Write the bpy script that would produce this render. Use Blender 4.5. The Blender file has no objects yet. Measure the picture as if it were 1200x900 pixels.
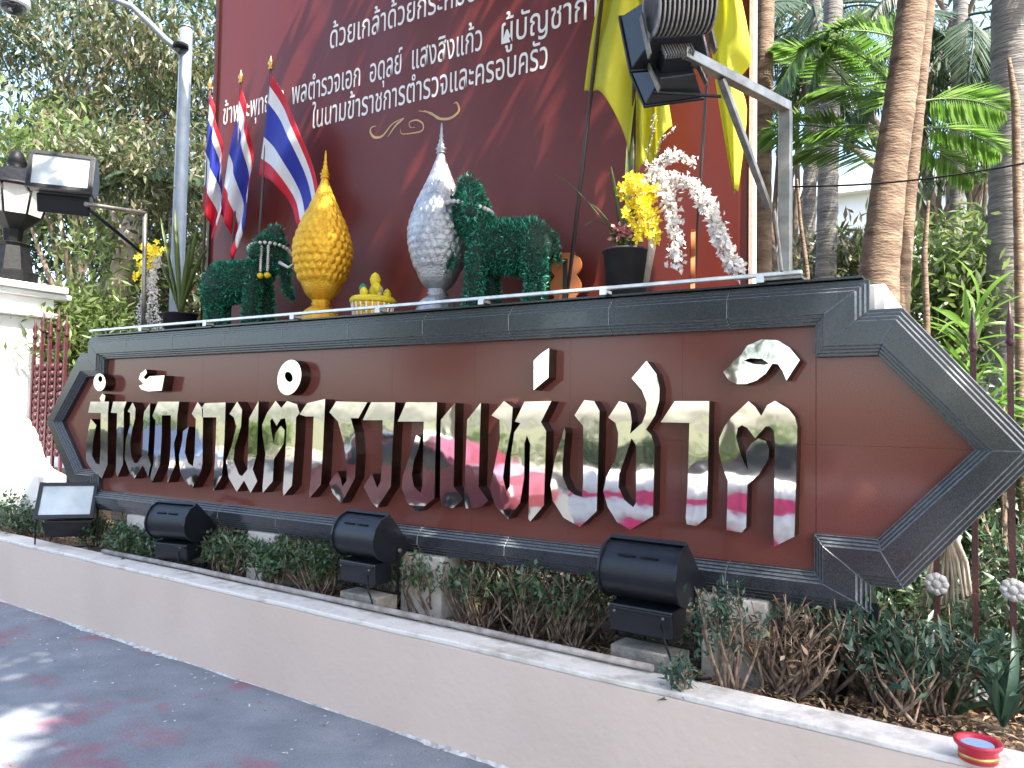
import bpy, math, random
import numpy as np
from mathutils import Vector, Matrix
from mathutils.geometry import tessellate_polygon
random.seed(7)
rng = np.random.default_rng(11)
SC = bpy.context.scene
COL = SC.collection
R = math.radians
PI = math.pi

# ------------------------------------------------------------ camera
F, YAW, PITCH, ROLL = 900., R(32), R(2.8), R(1.1)
CAM = Vector((0, -3.6, 1.55))
fw = Vector((-math.sin(YAW)*math.cos(PITCH), math.cos(YAW)*math.cos(PITCH), math.sin(PITCH)))
rt = fw.cross(Vector((0, 0, 1))).normalized(); up = rt.cross(fw)
rt2 = rt*math.cos(ROLL)+up*math.sin(ROLL); up2 = -rt*math.sin(ROLL)+up*math.cos(ROLL)
cd = bpy.data.cameras.new('camera'); cam = bpy.data.objects.new('camera', cd); COL.objects.link(cam)
cd.sensor_width = 36; cd.lens = 27; cd.clip_end = 2000; cd.clip_start = .05
M = Matrix((rt2, up2, -fw)).transposed().to_4x4(); M.translation = CAM
cam.matrix_world = M
SC.camera = cam
def ray(px, py): return fw+rt2*((px-600)/F)+up2*((450-py)/F)
def at(px, py, y=0.):
    d = ray(px, py); return CAM+d*((y-CAM.y)/d.y)
def atz(px, py, z=0.):
    d = ray(px, py); return CAM+d*((z-CAM.z)/d.z)
def atd(px, py, dep): return CAM+ray(px, py)*dep

# ------------------------------------------------------------ light
SUN_EL, SUN_AZ = R(54), R(-18)            # azimuth measured from +X
sdir = Vector((math.cos(SUN_EL)*math.cos(SUN_AZ), math.cos(SUN_EL)*math.sin(SUN_AZ), math.sin(SUN_EL)))
w = bpy.data.worlds.new('World'); SC.world = w; w.use_nodes = True
nt = w.node_tree; bg = nt.nodes['Background']
sky = nt.nodes.new('ShaderNodeTexSky'); sky.sky_type = 'NISHITA'; sky.sun_disc = False
sky.sun_elevation = SUN_EL; sky.sun_rotation = PI/2-SUN_AZ
sky.dust_density = 2.6; sky.air_density = 1.0; sky.ozone_density = .6
nt.links.new(sky.outputs[0], bg.inputs[0]); bg.inputs[1].default_value = .15
sd = bpy.data.lights.new('sun', 'SUN'); sd.energy = 3.4; sd.angle = R(.5); sd.color = (1, .94, .84)
sun = bpy.data.objects.new('sun', sd); COL.objects.link(sun)
sun.rotation_euler = sdir.to_track_quat('Z', 'Y').to_euler(); sun.location = (4, -4, 14)
SC.view_settings.view_transform = 'Standard'; SC.view_settings.look = 'None'
SC.view_settings.gamma = 1; SC.view_settings.use_curve_mapping = False
SC.view_settings.exposure = 2.35
try:
    SC.cycles.max_bounces = 6; SC.cycles.diffuse_bounces = 3; SC.cycles.glossy_bounces = 3; SC.cycles.transmission_bounces = 3
except Exception: pass

# ------------------------------------------------------------ materials
MATS = {}
def mat(name, c, rough=.6, metal=0., c2=None, scale=8., bump=0., bscale=None, trans=0., island=None, coat=0., spec=.5, detail=5., stretch=None, thr=(.35, .65)):
    """principled with noise colour break up, optional random-per-island colour and translucency"""
    m = bpy.data.materials.new(name); m.use_nodes = True; n = m.node_tree; N = n.nodes; L = n.links
    b = N['Principled BSDF']; b.inputs['Roughness'].default_value = rough; b.inputs['Metallic'].default_value = metal
    b.inputs['Specular IOR Level'].default_value = spec; b.inputs['Coat Weight'].default_value = coat
    tc = N.new('ShaderNodeTexCoord'); src = tc.outputs['Object']
    if stretch:
        mp = N.new('ShaderNodeMapping'); mp.inputs['Scale'].default_value = stretch; L.new(src, mp.inputs[0]); src = mp.outputs[0]
    c = (*c, 1) if len(c) == 3 else c
    b.inputs['Base Color'].default_value = c
    out = None
    if c2 is not None:
        t = N.new('ShaderNodeTexNoise'); t.inputs['Scale'].default_value = scale; t.inputs['Detail'].default_value = detail
        L.new(src, t.inputs['Vector'])
        r = N.new('ShaderNodeValToRGB'); r.color_ramp.elements[0].position = thr[0]; r.color_ramp.elements[1].position = thr[1]
        r.color_ramp.elements[0].color = c; r.color_ramp.elements[1].color = (*c2, 1)
        L.new(t.outputs['Fac'], r.inputs[0]); out = r.outputs[0]
    if island:
        g = N.new('ShaderNodeNewGeometry'); r2 = N.new('ShaderNodeValToRGB'); cr = r2.color_ramp
        cols = island
        cr.elements[0].color = (*cols[0], 1); cr.elements[1].color = (*cols[-1], 1)
        for k in range(1, len(cols)-1):
            e = cr.elements.new(k/(len(cols)-1)); e.color = (*cols[k], 1)
        L.new(g.outputs['Random Per Island'], r2.inputs[0]); out = r2.outputs[0]
    if out: L.new(out, b.inputs['Base Color'])
    if bump:
        t2 = N.new('ShaderNodeTexNoise'); t2.inputs['Scale'].default_value = bscale or scale*3; t2.inputs['Detail'].default_value = 6
        L.new(src, t2.inputs['Vector'])
        bp = N.new('ShaderNodeBump'); bp.inputs['Strength'].default_value = bump; bp.inputs['Distance'].default_value = .02
        L.new(t2.outputs['Fac'], bp.inputs['Height']); L.new(bp.outputs[0], b.inputs['Normal'])
    if trans:
        tr = N.new('ShaderNodeBsdfTranslucent'); mx = N.new('ShaderNodeMixShader'); mx.inputs[0].default_value = trans
        o = N['Material Output']
        if out: L.new(out, tr.inputs['Color'])
        else: tr.inputs['Color'].default_value = c
        L.new(b.outputs[0], mx.inputs[1]); L.new(tr.outputs[0], mx.inputs[2]); L.new(mx.outputs[0], o.inputs[0])
    MATS[name] = m; return m

G_RED = mat('red_granite', (.10, .027, .020), .12, c2=(.20, .064, .048), scale=300, detail=3, thr=(.4, .62), spec=.45)
G_BLK = mat('black_granite', (.014, .016, .019), .15, c2=(.055, .060, .068), scale=320, detail=3, thr=(.46, .7), spec=.6)
G_EDGE = mat('granite_edge_highlight', (.15, .165, .18), .3, c2=(.08, .09, .10), scale=60)  # edge highlights of the polished black granite, painted in as a lighter colour
WALLM = mat('cream_wall_paint', (.60, .475, .39), .75, c2=(.52, .41, .33), scale=1.3, bump=.15, bscale=26, thr=(.45, .8), detail=9)
WALLT = mat('white_wall_cap', (.68, .63, .57), .7, c2=(.40, .36, .30), scale=9, bump=.3, bscale=40, thr=(.48, .75), detail=10)
WHITE = mat('white_paint', (.78, .77, .74), .6, c2=(.66, .65, .62), scale=2.2, bump=.06, bscale=25)
PIER = mat('bare_concrete', (.42, .37, .31), .85, c2=(.55, .50, .44), scale=9, bump=.3, bscale=40)
CONC = mat('grey_concrete', (.16, .145, .125), .9, c2=(.27, .24, .2), scale=14, bump=.5, bscale=50)
MORT = mat('white_mortar', (.66, .65, .62), .9, c2=(.35, .34, .33), scale=20, bump=.8, bscale=60)
SOIL = mat('soil', (.035, .022, .014), .95, c2=(.10, .065, .04), scale=22, bump=1., bscale=45)
LAWN = mat('garden_ground', (.05, .07, .02), .95, c2=(.12, .10, .05), scale=3, bump=.5, bscale=30)
ROAD = mat('road_asphalt', (.05, .05, .055), .9, c2=(.075, .075, .08), scale=5, bump=.3, bscale=80)
GALV = mat('galvanised_steel', (.33, .31, .27), .45, .8, c2=(.20, .18, .15), scale=12, bump=.05)
GALVP = mat('galvanised_pole', (.20, .23, .26), .55, .4, c2=(.15, .18, .20), scale=9)
RUSTP = mat('rusty_pipe', (.20, .17, .15), .7, c2=(.36, .33, .31), scale=14, bump=.3)
ALU = mat('aluminium', (.78, .78, .76), .35, .6, c2=(.6, .6, .58), scale=20)
NAVY = mat('dark_lamp_paint', (.004, .005, .008), .36, c2=(.007, .008, .012), scale=12, bump=.12, bscale=160)
FIN = mat('cast_alloy_fins', (.33, .32, .30), .5, .5, c2=(.22, .21, .2), scale=20)
IRON = mat('black_iron', (.004, .004, .005), .5, spec=.2, c2=(.010, .010, .011), scale=20, bump=.1)
REDIRON = mat('maroon_iron', (.045, .009, .009), .45, c2=(.05, .012, .010), scale=30, bump=.2)
REDBR = mat('crimson_iron', (.07, .006, .010), .5, c2=(.04, .005, .008), scale=30, bump=.2)
ROSET = mat('whitewash', (.50, .49, .47), .8, c2=(.34, .32, .31), scale=40, bump=.4)
BRASS = mat('brass', (.62, .36, .10), .3, .9)
WOOD = mat('orange_wood', (.40, .13, .035), .5, c2=(.26, .08, .022), scale=6, stretch=(1, 1, .15))
DARKP = mat('dark_pole', (.05, .03, .028), .5)
POTM = mat('black_plastic_pot', (.018, .016, .02), .55, c2=(.03, .028, .03), scale=10)
GLASSL = mat('frosted_lantern_glass', (.62, .60, .55), .25, c2=(.50, .49, .45), scale=6)
BLKSLOT = mat('black_slot', (.008, .006, .006), .6)
ORNG = mat('gold_print', (.55, .36, .16), .6)
TXT = mat('white_print', (.80, .76, .72), .6)
PAPER = mat('pale_litter', (.7, .68, .66), .8, island=[(.6, .58, .55), (.12, .08, .05), (.3, .2, .1), (.7, .68, .66), (.05, .04, .03)])
TINRED = mat('red_tin', (.48, .015, .025), .3, c2=(.40, .02, .05), scale=14)
TINBLUE = mat('pale_blue_liquid', (.28, .42, .60), .15)
def facet(name, c, metal, rough, c2, scale, bump, bs):
    return mat(name, c, rough, metal, c2=c2, scale=scale, bump=bump, bscale=bs)
GOLD = facet('gold_leaf', (.86, .50, .04), .6, .36, (.72, .36, .02), 18, .5, 90)
SILVER = facet('silver_leaf', (.56, .56, .57), .75, .34, (.36, .36, .38), 18, .5, 90)
TRUNKG = mat('grey_palm_bark', (.11, .10, .095), .9, c2=(.22, .20, .18), scale=4, bump=.9, bscale=9, stretch=(1, 1, 6))
TRUNKT = mat('tan_palm_bark', (.10, .06, .038), .85, c2=(.24, .165, .11), scale=4, bump=.6, bscale=14, stretch=(1.5, 1.5, 5))
BARK = mat('tree_bark', (.10, .07, .05), .95, c2=(.2, .15, .11), scale=7, bump=.8, bscale=22, stretch=(1, 1, .4))
PALEB = mat('pale_bark', (.45, .38, .30), .9, c2=(.3, .22, .16), scale=5, bump=.6, bscale=20)
TWIG = mat('twig', (.08, .045, .03), .9, c2=(.30, .215, .15), scale=25, bump=.4)
LEAF_D = mat('dark_leaf', (.03, .07, .02), .45, island=[(.02, .05, .018), (.035, .08, .03), (.06, .10, .04), (.12, .15, .06)], trans=.4, spec=.9)
LEAF_M = mat('mango_leaf', (.05, .09, .03), .45, island=[(.035, .06, .02), (.07, .09, .03), (.13, .14, .06), (.24, .20, .11), (.05, .08, .03), (.15, .17, .07)], trans=.4, spec=.9)
LEAF_B = mat('bright_leaf', (.11, .19, .04), .45, island=[(.08, .14, .03), (.12, .19, .04), (.20, .27, .08), (.10, .15, .04), (.26, .30, .14)], trans=.55, spec=.9)
LEAF_S = mat('shrub_leaf', (.03, .07, .025), .4, island=[(.025, .06, .022), (.045, .105, .035), (.09, .16, .07), (.03, .07, .04), (.12, .15, .06)], trans=.25, spec=.7)
LEAF_T = mat('teal_leaf', (.03, .09, .06), .4, island=[(.02, .055, .035), (.04, .085, .055), (.07, .13, .08), (.04, .075, .03)], trans=.25, spec=.6)
LEAF_DRY = mat('dry_leaf', (.3, .18, .08), .8, island=[(.10, .055, .03), (.22, .12, .05), (.38, .24, .12), (.5, .40, .26), (.2, .05, .02)], trans=.2)
PALMG = mat('palm_frond_green', (.08, .18, .02), .35, island=[(.06, .14, .02), (.10, .21, .03), (.15, .27, .05), (.22, .32, .10)], trans=.5, spec=.6)
PALMD = mat('palm_frond_dark', (.03, .06, .03), .5, island=[(.02, .045, .022), (.04, .075, .035), (.07, .10, .05)], trans=.3)
ROOTM = mat('pale_dry_fibre', (.55, .48, .38), .8, c2=(.38, .3, .22), scale=12)
TINSEL = mat('green_tinsel', (.01, .10, .05), .35, .2, island=[(.006, .08, .045), (.014, .16, .09), (.025, .25, .15), (.07, .42, .28)])
TINSB = mat('tinsel_core', (.004, .022, .013), .8)
YFL = mat('yellow_petal', (.85, .62, .01), .5, island=[(.80, .52, .01), (.90, .70, .02), (.85, .72, .10)], trans=.3)
WFL = mat('white_petal', (.80, .78, .74), .5, island=[(.82, .80, .76), (.74, .70, .68), (.80, .72, .62)], trans=.3)
PFL = mat('pink_petal', (.5, .12, .12), .5, island=[(.5, .08, .1), (.6, .3, .28), (.3, .05, .06)], trans=.2)
YCL = mat('yellow_flag_cloth', (.80, .78, .10), .65, c2=(.76, .74, .07), scale=3, trans=.6)
PINK = mat('pink_cloth', (.80, .05, .20), .7, trans=.1)
ORCL = mat('orange_cloth', (.85, .22, .04), .7)
WCL = mat('white_cloth', (.82, .78, .80), .7)
CARR = mat('maroon_car_paint', (.14, .010, .022), .2, coat=.8)
CARG = mat('car_glass', (.02, .025, .03), .08, spec=.8)
TYRE = mat('tyre', (.015, .015, .015), .8)
BLD = mat('pale_render', (.74, .74, .76), .8, c2=(.66, .66, .68), scale=.8)
WIN = mat('window_glass', (.08, .10, .12), .1, spec=.8)

def nodemat(name):
    m = bpy.data.materials.new(name); m.use_nodes = True
    return m, m.node_tree.nodes, m.node_tree.links, m.node_tree.nodes['Principled BSDF']
# mirror steel: slightly buckled sheet
STEEL, N, L, b = nodemat('mirror_steel')
b.inputs['Metallic'].default_value = 1; b.inputs['Roughness'].default_value = .04; b.inputs['Base Color'].default_value = (.88, .87, .82, 1)
tc = N.new('ShaderNodeTexCoord'); no = N.new('ShaderNodeTexNoise'); no.inputs['Scale'].default_value = 6.; no.inputs['Detail'].default_value = 1.5
bp = N.new('ShaderNodeBump'); bp.inputs['Strength'].default_value = .13; bp.inputs['Distance'].default_value = .012
L.new(tc.outputs['Object'], no.inputs['Vector']); L.new(no.outputs['Fac'], bp.inputs['Height']); L.new(bp.outputs[0], b.inputs['Normal'])
STEELS = mat('letter_return_steel', (.16, .12, .10), .28, 1., c2=(.10, .075, .06), scale=10)
# pavement: blue grey asphalt slabs with red powder stains
PAVE, N, L, b = nodemat('pavement_asphalt')
b.inputs['Roughness'].default_value = .8
tc = N.new('ShaderNodeTexCoord')
def noise(s, d=4, w_=None):
    t = N.new('ShaderNodeTexNoise'); t.inputs['Scale'].default_value = s; t.inputs['Detail'].default_value = d
    if w_ is not None: t.noise_dimensions = '4D'; t.inputs['W'].default_value = w_
    L.new(tc.outputs['Object'], t.inputs['Vector']); return t
def ramp(src, p0, p1, c0, c1):
    r = N.new('ShaderNodeValToRGB'); r.color_ramp.elements[0].position = p0; r.color_ramp.elements[1].position = p1
    r.color_ramp.elements[0].color = (*c0, 1); r.color_ramp.elements[1].color = (*c1, 1); L.new(src, r.inputs[0]); return r
def mix(f, a, c):
    x = N.new('ShaderNodeMix'); x.data_type = 'RGBA'; L.new(f, x.inputs['Factor']); L.new(a, x.inputs['A'])
    if hasattr(c, 'links'): L.new(c, x.inputs['B'])
    else: x.inputs['B'].default_value = (*c, 1)
    return x.outputs['Result']
base = ramp(noise(3.5, 8).outputs['Fac'], .3, .7, (.155, .172, .200), (.235, .252, .28))
dk = ramp(noise(150, 4, 2.).outputs['Fac'], .52, .68, (0, 0, 0), (.75, .75, .75))
c = mix(dk.outputs[0], base.outputs[0], (.07, .075, .09))
stm = ramp(noise(2.3, 6, 5.).outputs['Fac'], .57, .70, (0, 0, 0), (.9, .9, .9))
c = mix(stm.outputs[0], c, (.27, .085, .115))
pl = ramp(noise(9, 6, 9.).outputs['Fac'], .66, .74, (0, 0, 0), (.5, .5, .5))
c = mix(pl.outputs[0], c, (.26, .27, .29))
L.new(c, b.inputs['Base Color'])
bp = N.new('ShaderNodeBump'); bp.inputs['Strength'].default_value = .8; bp.inputs['Distance'].default_value = .012
L.new(noise(55, 10, 3.).outputs['Fac'], bp.inputs['Height']); L.new(bp.outputs[0], b.inputs['Normal'])
# banner vinyl: faded maroon, slightly glossy
BANN = mat('maroon_vinyl', (.135, .017, .011), .42, c2=(.165, .027, .016), scale=.9, bump=.25, bscale=2.2, spec=.4, stretch=(1, 1, .35), trans=.12)
# thai flag: stripes from UV
THAI, N, L, b = nodemat('tricolour_cloth')
b.inputs['Roughness'].default_value = .6
uv = N.new('ShaderNodeUVMap'); sp = N.new('ShaderNodeSeparateXYZ'); L.new(uv.outputs[0], sp.inputs[0])
r = N.new('ShaderNodeValToRGB'); r.color_ramp.interpolation = 'CONSTANT'; L.new(sp.outputs['Y'], r.inputs[0])
cr = r.color_ramp; cr.elements[0].color = (.62, .01, .035, 1); cr.elements[1].position = 1/6; cr.elements[1].color = (.78, .78, .80, 1)
for p, cc in ((2/6, (.025, .04, .40)), (4/6, (.78, .78, .80)), (5/6, (.62, .01, .035))):
    e = cr.elements.new(p); e.color = (*cc, 1)
tr = N.new('ShaderNodeBsdfTranslucent'); mx = N.new('ShaderNodeMixShader'); mx.inputs[0].default_value = .35
L.new(r.outputs[0], b.inputs['Base Color']); L.new(r.outputs[0], tr.inputs[0]); L.new(b.outputs[0], mx.inputs[1]); L.new(tr.outputs[0], mx.inputs[2]); L.new(mx.outputs[0], N['Material Output'].inputs[0])
# flood glass
FGL = mat('lamp_cover_glass', (.72, .78, .80), .12, c2=(.52, .60, .64), scale=5, spec=.8, metal=.3)

# ------------------------------------------------------------ mesh helpers
def link(o, parent=None):
    COL.objects.link(o)
    if parent is not None: o.parent = parent
    return o
class MB:
    def __init__(s): s.v = []; s.f = []; s.mi = []; s.sm = []
    def add(s, vs, fs, mi=0, sm=False):
        k = len(s.v); s.v += [tuple(p) for p in vs]
        for f in fs: s.f.append([i+k for i in f]); s.mi.append(mi); s.sm.append(sm)
        return s
    def box(s, a, b_, mi=0, rot=None, c=None):
        x0, y0, z0 = a; x1, y1, z1 = b_
        vs = [Vector(p) for p in ((x0,y0,z0),(x1,y0,z0),(x1,y1,z0),(x0,y1,z0),(x0,y0,z1),(x1,y0,z1),(x1,y1,z1),(x0,y1,z1))]
        if rot is not None: vs = [rot @ (p-c)+c for p in vs] if c is not None else [rot @ p for p in vs]
        return s.add(vs, [(3,2,1,0),(4,5,6,7),(0,1,5,4),(1,2,6,5),(2,3,7,6),(3,0,4,7)], mi)
    def tube(s, pts, rads, n=10, mi=0, cap=True, sm=True):
        pts = [Vector(p) for p in pts]
        if not hasattr(rads, '__len__'): rads = [rads]*len(pts)
        vs = []; prev = None
        for i, p in enumerate(pts):
            d = (pts[min(i+1, len(pts)-1)]-pts[max(i-1, 0)]).normalized()
            if prev is None:
                a = Vector((0, 0, 1)) if abs(d.z) < .9 else Vector((1, 0, 0)); u = d.cross(a).normalized()
            else: u = (prev-d*prev.dot(d)).normalized()
            prev = u; v = d.cross(u)
            for k in range(n):
                t = 2*PI*k/n; vs.append(p+(u*math.cos(t)+v*math.sin(t))*rads[i])
        fs = [(i*n+k, i*n+(k+1) % n, (i+1)*n+(k+1) % n, (i+1)*n+k) for i in range(len(pts)-1) for k in range(n)]
        s.add(vs, fs, mi, sm)
        if cap:
            k0 = len(s.v)-len(vs)
            s.f.append([k0+k for k in range(n)][::-1]); s.mi.append(mi); s.sm.append(False)
            s.f.append([k0+(len(pts)-1)*n+k for k in range(n)]); s.mi.append(mi); s.sm.append(False)
        return s
    def lathe(s, prof, n=24, c=(0, 0, 0), mi=0, fn=None, sm=True, sx=1, sy=1):
        vs = []; cx, cy, cz = c
        for i, (r_, z) in enumerate(prof):
            for k in range(n):
                t = 2*PI*k/n; rr = r_ if fn is None else fn(r_, z, t, i)
                vs.append((cx+rr*math.cos(t)*sx, cy+rr*math.sin(t)*sy, cz+z))
        fs = [(i*n+k, i*n+(k+1) % n, (i+1)*n+(k+1) % n, (i+1)*n+k) for i in range(len(prof)-1) for k in range(n)]
        s.add(vs, fs, mi, sm); k0 = len(s.v)-len(vs)
        s.f.append([k0+k for k in range(n)][::-1]); s.mi.append(mi); s.sm.append(False)
        s.f.append([k0+(len(prof)-1)*n+k for k in range(n)]); s.mi.append(mi); s.sm.append(False)
        return s
    def prism(s, loops, a, b_, axis='y', mi=0, back=True, msid=None, sm=False):
        """loops of 2D points extruded along an axis from a to b_"""
        def P(q, h):
            return {'y': (q[0], h, q[1]), 'x': (h, q[0], q[1]), 'z': (q[0], q[1], h)}[axis]
        flat = [q for lp in loops for q in lp]; n = len(flat)
        tris = tessellate_polygon([[Vector((q[0], q[1], 0)) for q in lp] for lp in loops])
        s.add([P(q, a) for q in flat], [tuple(t) for t in tris], mi)
        if back: s.add([P(q, b_) for q in flat], [tuple(t)[::-1] for t in tris], mi)
        for lp in loops:
            m = len(lp)
            s.add([P(q, a) for q in lp]+[P(q, b_) for q in lp], [(i, (i+1) % m, m+(i+1) % m, m+i) for i in range(m)], mi if msid is None else msid, sm)
        return s
    def build(s, name, mats, parent=None, loc=None, bevel=0, solid=0):
        me = bpy.data.meshes.new(name); me.from_pydata(s.v, [], s.f)
        if not isinstance(mats, (list, tuple)): mats = [mats]
        for m in mats: me.materials.append(m)
        me.polygons.foreach_set('material_index', s.mi); me.polygons.foreach_set('use_smooth', s.sm)
        me.validate(clean_customdata=False)
        import bmesh
        bm = bmesh.new(); bm.from_mesh(me); bmesh.ops.recalc_face_normals(bm, faces=bm.faces); bm.to_mesh(me); bm.free()
        me.update(); o = bpy.data.objects.new(name, me)
        if bevel:
            md = o.modifiers.new('bevel', 'BEVEL'); md.width = bevel; md.segments = 2; md.limit_method = 'ANGLE'; md.angle_limit = R(40)
        if solid:
            md = o.modifiers.new('solid', 'SOLIDIFY'); md.thickness = solid; md.offset = 0
        if loc is not None: o.location = loc
        return link(o, parent)
def thing(name, label, cat, loc=(0, 0, 0), rz=0, group=None):
    o = bpy.data.objects.new(name, None); o.empty_display_size = .1
    o.location = loc; o.rotation_euler = (0, 0, rz); link(o)
    o['label'] = label; o['category'] = cat
    if group: o['group'] = group
    return o
def tag(o, label, cat, group=None):
    o['label'] = label; o['category'] = cat
    if group: o['group'] = group
    return o
def struct(o): o['kind'] = 'structure'; return o
def stuff(o): o['kind'] = 'stuff'; return o
def copy_tree(o, parent=None):
    c_ = o.copy(); COL.objects.link(c_); c_.parent = parent
    for ch in [x for x in SC.objects if x.parent is o]: copy_tree(ch, c_)
    return c_

def leafmesh(name, P, D, Nn, Ls, Ws, m, parent=None, fold=.15):
    """P base points, D directions, Nn side axes, lengths, widths -> diamond leaves of 2 faces"""
    n = len(P); D = D/np.linalg.norm(D, axis=1, keepdims=True)
    S = np.cross(D, Nn); S /= (np.linalg.norm(S, axis=1, keepdims=True)+1e-9)
    U = np.cross(S, D)
    Ls = np.asarray(Ls).reshape(-1, 1)*np.ones((n, 1)); Ws = np.asarray(Ws).reshape(-1, 1)*np.ones((n, 1))
    a = P; b_ = P+D*Ls*.42+S*Ws*.5+U*Ws*fold; c_ = P+D*Ls; d = P+D*Ls*.42-S*Ws*.5+U*Ws*fold
    V = np.stack([a, b_, c_, d], 1).reshape(-1, 3)
    me = bpy.data.meshes.new(name)
    me.vertices.add(4*n); me.vertices.foreach_set('co', V.astype(np.float32).ravel())
    idx = np.arange(n)[:, None]*4; tri = np.concatenate([idx+[0, 1, 2], idx+[0, 2, 3]], 1).ravel()
    me.loops.add(6*n); me.loops.foreach_set('vertex_index', tri.astype(np.int32))
    me.polygons.add(2*n); me.polygons.foreach_set('loop_start', (np.arange(2*n)*3).astype(np.int32))
    me.update(calc_edges=True); me.materials.append(m)
    o = bpy.data.objects.new(name, me); return link(o, parent)
def rdir(n): 
    v = rng.normal(size=(n, 3)); return v/np.linalg.norm(v, axis=1, keepdims=True)

# ------------------------------------------------------------ setting: ground, road, pavement, bed
g = MB().add([(-400, -400, -.16), (400, -400, -.16), (400, 400, -.16), (-400, 400, -.16)], [(0, 1, 2, 3)]); struct(g.build('ground', LAWN))
def wy(x): return -.70-.045*x     # wall front line in plan
m = MB().box((-40, -5.0, -.15), (25, -.25, 0)); struct(m.build('pavement', PAVE))
m = MB().box((-40, -5.16, -.155), (25, -5.004, .004)); struct(m.build('kerb', CONC, bevel=.015))
m = MB().add([(-200, -15, -.155), (200, -15, -.155), (200, -5.16, -.155), (-200, -5.16, -.155)], [(0, 1, 2, 3)]); struct(m.build('road', ROAD))
m = MB().box((-40, -22, -.155), (25, -15.0, 0.0)); struct(m.build('far_pavement', CONC))
# planting bed soil: uneven sheet
nx, ny = 170, 34; vs = []; fs = []
for i in range(nx+1):
    for j in range(ny+1):
        x = -14+17.*i/nx; y0 = wy(x)+.12; y = y0+(3.2-y0)*(j/ny)**1.6
        z = .44-.16*min(1, max(0, (y-y0)/1.1))+.022*math.sin(x*7+y*5)+.016*math.sin(x*17.3-y*13)+random.uniform(-.008, .008)
        vs.append((x, y, z))
for i in range(nx):
    for j in range(ny): k = i*(ny+1)+j; fs.append((k, k+ny+1, k+ny+2, k+1))
struct(MB().add(vs, fs, sm=True).build('planting_soil', SOIL))
struct(MB().add([(-60, 3.19, .22), (40, 3.19, .22), (40, 60, .22), (-60, 60, .22)], [(0, 1, 2, 3)]).build('garden_ground', LAWN))

# low cream wall with white top edge
t = thing('planter_wall', 'long low cream painted wall holding the flower bed, white along its top edge', 'wall', (0, 0, 0))
def wallseg(x0, x1, y0off, y1off, z0, z1, n=60, wob=0.):
    vs = []; fs = []
    for i in range(n+1):
        x = x0+(x1-x0)*i/n; w_ = wob*math.sin(x*5.1)+wob*.6*math.sin(x*11+1)
        for (yo, z) in ((y0off+w_, z0), (y0off+w_, z1+w_*.5), (y1off, z1+w_*.5), (y1off, z0)): vs.append((x, wy(x)+yo, z))
    for i in range(n):
        for k in range(4): fs.append((i*4+k, i*4+(k+1) % 4, i*4+4+(k+1) % 4, i*4+4+k))
    fs += [(0, 1, 2, 3), (n*4, n*4+3, n*4+2, n*4+1)]
    return MB().add(vs, fs)
wallseg(-14, 1.6, 0, .17, -.02, .478).build('wall_face', WALLM, t, bevel=.006)
wallseg(-14, 1.6, -.004, .18, .4785, .503, n=160, wob=.0025).build('wall_cap', WALLT, t, bevel=.006)
# crumbled mortar along foot of wall
n = 500; vs = []; fs = []
for i in range(n+1):
    x = -11+12.2*i/n; gate = max(0, .55+.6*math.sin(x*2.3+1.1*math.sin(x*.9))+.5*math.sin(x*7.7)*.6); gate = min(1, gate); wd = .004+gate*(.012+.035*random.random()*abs(math.sin(x*3.1))+.010*random.random()); h = (.002+.012*random.random())*gate-.002*(1-gate)
    vs += [(x, wy(x)-wd, -.004), (x, wy(x)-wd*.6, .004+h*.4), (x, wy(x)-.0015, .006+h), (x, wy(x)+.002, -.004)]
for i in range(n):
    for k in range(3): fs.append((i*4+k, i*4+k+1, i*4+5+k, i*4+4+k))
MB().add(vs, fs).build('mortar_strip', MORT, t)
# litter on the pavement
n = 420; x = rng.uniform(-9, 0, n); yy = wy(x)-np.abs(rng.exponential(.35, n))-.03
P = np.stack([x, yy, np.full(n, .006)], 1); D = rdir(n); D[:, 2] *= .12; 
o = leafmesh('leaf_litter', P, D, np.tile([0, 0, 1.], (n, 1)), rng.uniform(.008, .035, n), rng.uniform(.006, .018, n), PAPER, fold=.2); stuff(o)
tag(o, 'small fallen leaves and crumbs scattered on the pavement by the wall', 'litter')
n = 9000; x = rng.uniform(-9, 1.2, n); yy = wy(x)+.19+np.abs(rng.normal(0, .55, n))
zz = .475-.16*np.minimum(1, (yy-wy(x)-.12)/1.1)+rng.uniform(0, .02, n)
D = rdir(n); D[:, 2] *= .25
o = leafmesh('dry_leaf_cover', np.stack([x, yy, zz], 1), D, np.tile([0, 0, 1.], (n, 1)), rng.uniform(.015, .055, n), rng.uniform(.01, .022, n), LEAF_DRY, fold=.3); stuff(o)
tag(o, 'brown dry leaves covering the soil of the planting bed', 'leaves')

# ------------------------------------------------------------ the granite sign
OR = [(-.435, 2.187), (-.435, 2.056), (-.309, 2.056), (.172, 1.474), (-.309, .892), (-.435, .892), (-.435, .774)]
IR = [(-.655, 2.000), (-.655, 1.860), (-.405, 1.860), (-.056, 1.474), (-.410, 1.088), (-.660, 1.088), (-.660, .925)]
CX = -3.42
def mirror(a): return a+[(2*CX-x, z) for x, z in reversed(a)]
OUT, INN = mirror(OR), mirror(IR)
def offset(poly, d):
    """mitre offset, positive = to the inside (poly clockwise seen from the front)"""
    n = len(poly); res = []
    for i in range(n):
        a, b_, c_ = poly[i-1], poly[i], poly[(i+1) % n]
        e1 = Vector((b_[0]-a[0], b_[1]-a[1])).normalized(); e2 = Vector((c_[0]-b_[0], c_[1]-b_[1])).normalized()
        n1 = Vector((e1.y, -e1.x)); n2 = Vector((e2.y, -e2.x)); h = (n1+n2); h = h/(1+n1.dot(n2))
        res.append((b_[0]+h.x*d, b_[1]+h.y*d))
    return res
s_ = .017
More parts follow.
